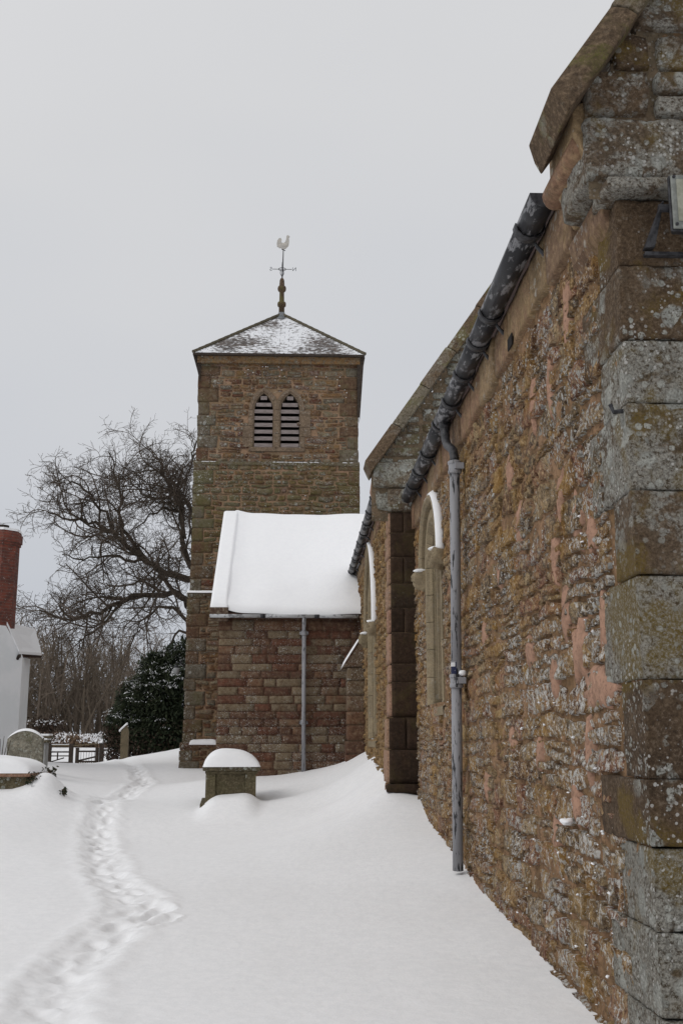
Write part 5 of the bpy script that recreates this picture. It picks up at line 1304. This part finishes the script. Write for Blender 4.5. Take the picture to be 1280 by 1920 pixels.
limbs = [
    ([(400, 1420, 45), (398, 1300, 45), (392, 1200, 45), (388, 1120, 45), (375, 1060, 45), (372, 980, 45)], .42, .20),
    ([(390, 1120, 45), (355, 1095, 44.6), (300, 1080, 44.2), (262, 1058, 44), (215, 1025, 43.6), (190, 1000, 43.4), (150, 990, 43.2), (110, 985, 43), (70, 975, 43)], .20, .03),
    ([(262, 1058, 44), (235, 1025, 44.3), (210, 985, 44.5), (205, 940, 44.6), (195, 900, 44.7), (180, 860, 44.8)], .11, .025),
    ([(390, 1150, 45), (350, 1130, 44), (300, 1120, 43.6), (240, 1122, 43), (190, 1150, 42.6), (150, 1165, 42.4), (110, 1170, 42.2), (60, 1150, 42)], .17, .03),
    ([(240, 1122, 43), (205, 1150, 42.6), (170, 1185, 42.3), (150, 1205, 42.2), (135, 1225, 42)], .08, .02),
    ([(380, 1090, 45), (345, 1070, 45.4), (335, 1020, 45.6), (325, 970, 45.8), (310, 930, 46), (290, 890, 46.2), (262, 860, 46.4)], .17, .03),
    ([(335, 1020, 45.6), (322, 965, 45.8), (330, 920, 46), (345, 880, 46), (350, 840, 46)], .09, .025),
    ([(375, 1160, 45), (345, 1150, 45.3), (322, 1110, 45.5), (290, 1090, 46), (250, 1098, 46.6), (215, 1110, 47), (180, 1100, 47.4)], .12, .025),
    ([(385, 1200, 45), (350, 1180, 44), (318, 1140, 43.5), (280, 1150, 43.2), (255, 1175, 43), (243, 1215, 42.8)], .11, .02),
    ([(390, 1060, 45), (365, 990, 46.5), (345, 960, 47), (318, 940, 47.6), (280, 950, 48), (240, 930, 48.4), (215, 900, 48.6)], .12, .025),
    ([(262, 1058, 44), (225, 1060, 43.8), (180, 1050, 43.6), (140, 1060, 43.4), (100, 1050, 43.2)], .08, .02),
    ([(200, 1010, 43.5), (170, 960, 43.3), (140, 930, 43.2), (105, 915, 43), (80, 925, 43)], .08, .02),
    ([(390, 1020, 45), (400, 950, 45), (430, 890, 45.5), (450, 850, 46)], .16, .03),
    ([(395, 1080, 45), (430, 1030, 45.5), (480, 1000, 46), (540, 980, 46.4)], .18, .03),
    ([(325, 970, 45.8), (290, 960, 45.4), (262, 985, 45), (240, 1000, 44.6)], .07, .02),
    ([(350, 1190, 44), (322, 1195, 43.6), (300, 1230, 43.4), (290, 1280, 43.2)], .07, .015),
]
cfg = dict(dens=[2.3, 3.4, 5.0, 5.4], start=[.22, .12, .1, .1], ang=(28, 70), len=(.30, .6), cap=[3.0, 1.6, .9, .5], minl=.28, rt=.0125, curl=.19, lift=.005, thick=.8)
segs = []
for li, (pts, r0, r1) in enumerate(limbs):
    P = np.array([T(*p) for p in pts]); 
    # smooth and add crookedness
    t = np.linspace(0, len(P) - 1, (len(P) - 1) * 3 + 1); Q = np.stack([np.interp(t, np.arange(len(P)), P[:, k]) for k in range(3)], 1)
    Q[1:-1] = (Q[:-2] + Q[1:-1] * 2 + Q[2:]) / 4
    if li: Q[1:] += rt.normal(0, .07, (len(Q) - 1, 3))
    rs = r0 + (r1 - r0) * (np.linspace(0, 1, len(Q)) ** .75)
    V, F = tubes_np([(Q, rs)], 9)
    link('trunk' if li == 0 else 'limb', mesh_np('limb', V, F, M['bark'], True), oak)
    if li:
        o_ = []; grow(Q, rs, 0, 4, o_, rt, cfg); segs += o_[1:]
thick = [(P, r) for l, P, r in segs if l <= 2]; thin = [(P[:: (1 if len(P) < 5 else 2)] if l == 4 else P, r[:: (1 if len(P) < 5 else 2)] if l == 4 else r) for l, P, r in segs if l > 2]
V1, F1 = tubes_np(thick, 5); V2, F2 = tubes_np(thin, 3)
link('branches', mesh_np('branches', V1, F1, M['twig'], True), oak, kind='stuff')
link('crown', mesh_np('crown', V2, F2, M['twig'], False), oak, kind='stuff')
print('oak', len(segs), len(F1) + len(F2))
# snow lying on the upper side of the big limbs
# far wood: bare trees massed beyond the field
def small_tree(seed, H, spread):
    r_ = np.random.default_rng(seed); o_ = []
    for k in range(3):
        P = walk((r_.normal(0, .25), r_.normal(0, .25), 0), (r_.normal(0, .12), r_.normal(0, .12), 1), H * r_.uniform(.75, 1), 8, .05, .03, r_)
        grow(P, np.linspace(.09, .02, 9), 1, 4, o_, r_, dict(dens=[0, 1.9, 2.6, 3], start=[0, .12, .1, .1], ang=(22, 60), len=(.22, .42), cap=[0, 2.2, 1.1, .7], minl=.3, rt=.013, curl=.10, lift=.05, thick=.7))
    return tubes_np([(P, r) for l, P, r in o_], 3)
vars_ = [small_tree(s, 6.2, 1) for s in range(4)]
Vs, Fs = [], []; o = 0
for i in range(54):
    V, F = vars_[i % 4]; x = -18.6 + (i % 18) * .56 + rt.uniform(-.3, .3); y = 64 + 4 * (i // 18) + rt.uniform(-1.5, 1.5); s = rt.uniform(.85, 1.15) * (1.12 if x < -12 else 1.0)
    a = rt.uniform(0, 6.28); c_, s_ = math.cos(a), math.sin(a)
    W2 = np.stack([V[:, 0] * c_ - V[:, 1] * s_, V[:, 0] * s_ + V[:, 1] * c_, V[:, 2]], 1) * s + np.array([x, y, gz(x, y) - .2])
    Vs.append(W2); Fs.append(F + o); o += len(V)
link('far_wood', mesh_np('far_wood', np.concatenate(Vs), np.concatenate(Fs), M['wood_far'], False), kind='stuff', label='brown grey mass of bare trees beyond the snowy field behind the gate', cat='wood')
print('wood', o)
# yew: dark evergreen built from drooping sprays
ye = thing('yew_tree', 'dark evergreen yew dusted with snow at the foot of the tower, beneath the oak', 'tree')
lobes = [((-4.3, 37.5, 3.0), (1.3, 1.2, 1.7)), ((-5.2, 37.6, 2.6), (1.1, 1.1, 1.2)), ((-3.6, 37.8, 3.6), (1.2, 1.1, 1.5)), ((-5.95, 37.8, 1.9), (.75, .9, .9)), ((-4.6, 37.3, 1.8), (1.3, .9, .9)), ((-4.9, 37.6, 3.8), (.7, .8, .7)), ((-2.6, 38, 3.6), (1.4, 1.2, 1.5))]
def yew_pts(n, shell=.55, top=False):
    out_ = []
    for (c, r) in lobes:
        k = int(n * r[0] * r[2] / 12); d = rng.normal(0, 1, (k, 3)); d /= np.linalg.norm(d, axis=1, keepdims=True)
        if top: d[:, 2] = np.abs(d[:, 2]) * .8 + .1
        q = rng.uniform(shell, 1.0, (k, 1)) ** .6 * (1 + .28 * fbm(d[:, 0] * 2 + c[0], d[:, 1] * 2, d[:, 2] * 2, 1.6, 3))[:, None]
        out_.append(np.array(c) + d * q * np.array(r))
    return np.concatenate(out_)
def spray(name, P, size, mat, parent, out=.5):
    n = len(P); c = np.array([-4.4, 37.7, 2.4]); rad = (P - c); rad[:, 2] *= .3; rad /= np.linalg.norm(rad, axis=1, keepdims=True)
    d = rad * out + rng.normal(0, .45, (n, 3)) + np.array([0, 0, -.25]); d /= np.linalg.norm(d, axis=1, keepdims=True)
    e = np.cross(d, np.array([0, 0, 1.]) + rng.normal(0, .4, (n, 3))); e /= np.linalg.norm(e, axis=1, keepdims=True); s = size * rng.uniform(.6, 1.5, (n, 1))
    V = np.stack([P - d * s * .5, P + e * s * .22, P + d * s, P - e * s * .22], 1).reshape(-1, 3)
    return link(name, mesh_np(name, V, np.arange(4 * n).reshape(-1, 4), mat, False), parent, kind='stuff')
spray('crown', yew_pts(60000), .11, M['yew'], ye)
V, F = tubes_np([(walk((-4.4, 37.8, .9), (0, 0, 1), 2.8, 6, .05, 0, rt), np.linspace(.22, .06, 7))], 8); link('trunk', mesh_np('trunk', V, F, M['bark'], True), ye)
pp = yew_pts(900, .95, True); pp = pp[fbm(pp[:, 0], pp[:, 1], pp[:, 2], 1.2, 2) > -.05]
pts = []
for p in pp:
    for k in range(9): pts.append(p + np.array([(k - 4) * .035, 0, -.012 * abs(k - 4)]) + rng.normal(0, .014, 3))
spray('snow_dusting', np.array(pts), .045, M['snow2'], ye, out=.2)
# snow dusted bush beside the cottage wall, bank of dead grass beyond the gate
bu = thing('small_bush', 'small dark snow dusted bush at the far field edge right of the cottage', 'bush')
c0 = T(88, 1362, 46)
leaves(1500, c0, (.32, .3, .16), .06, 'foliage', M['hedge'], bu); leaves(160, c0 + np.array([0, -.2, .14]), (.32, .25, .08), .04, 'snow_dusting', M['snow2'], bu)
def bank(n):
    x = rng.uniform(-15.5, -9.6, n); y = rng.uniform(57.5, 61, n); return np.stack([x, y, ground(x, y, False) + rng.random(n) * .9 * (.6 + .5 * fbm(x, y, 0, .9, 2))], 1)
leaves(22000, 0, 0, .09, 'dead_grass', M['grass'], None, shape=bank, droop=-1.2, label='bank of brown frosted dead grass beyond the gate', cat='grass')
def bank2(n):
    n = int(n * .5)
    x = rng.uniform(-15.5, -9.6, n); y = rng.uniform(57, 60, n); q = fbm(x, y, 0, 1.2, 3) > .0; x, y = x[q], y[q]; return np.stack([x, y, ground(x, y, False) + .25 + rng.random(len(x)) * .45], 1)
leaves(6000, 0, 0, .07, 'grass_snow', M['snow2'], None, shape=bank2, droop=0, label='snow caught on the dead grass bank beyond the gate', cat='snow')
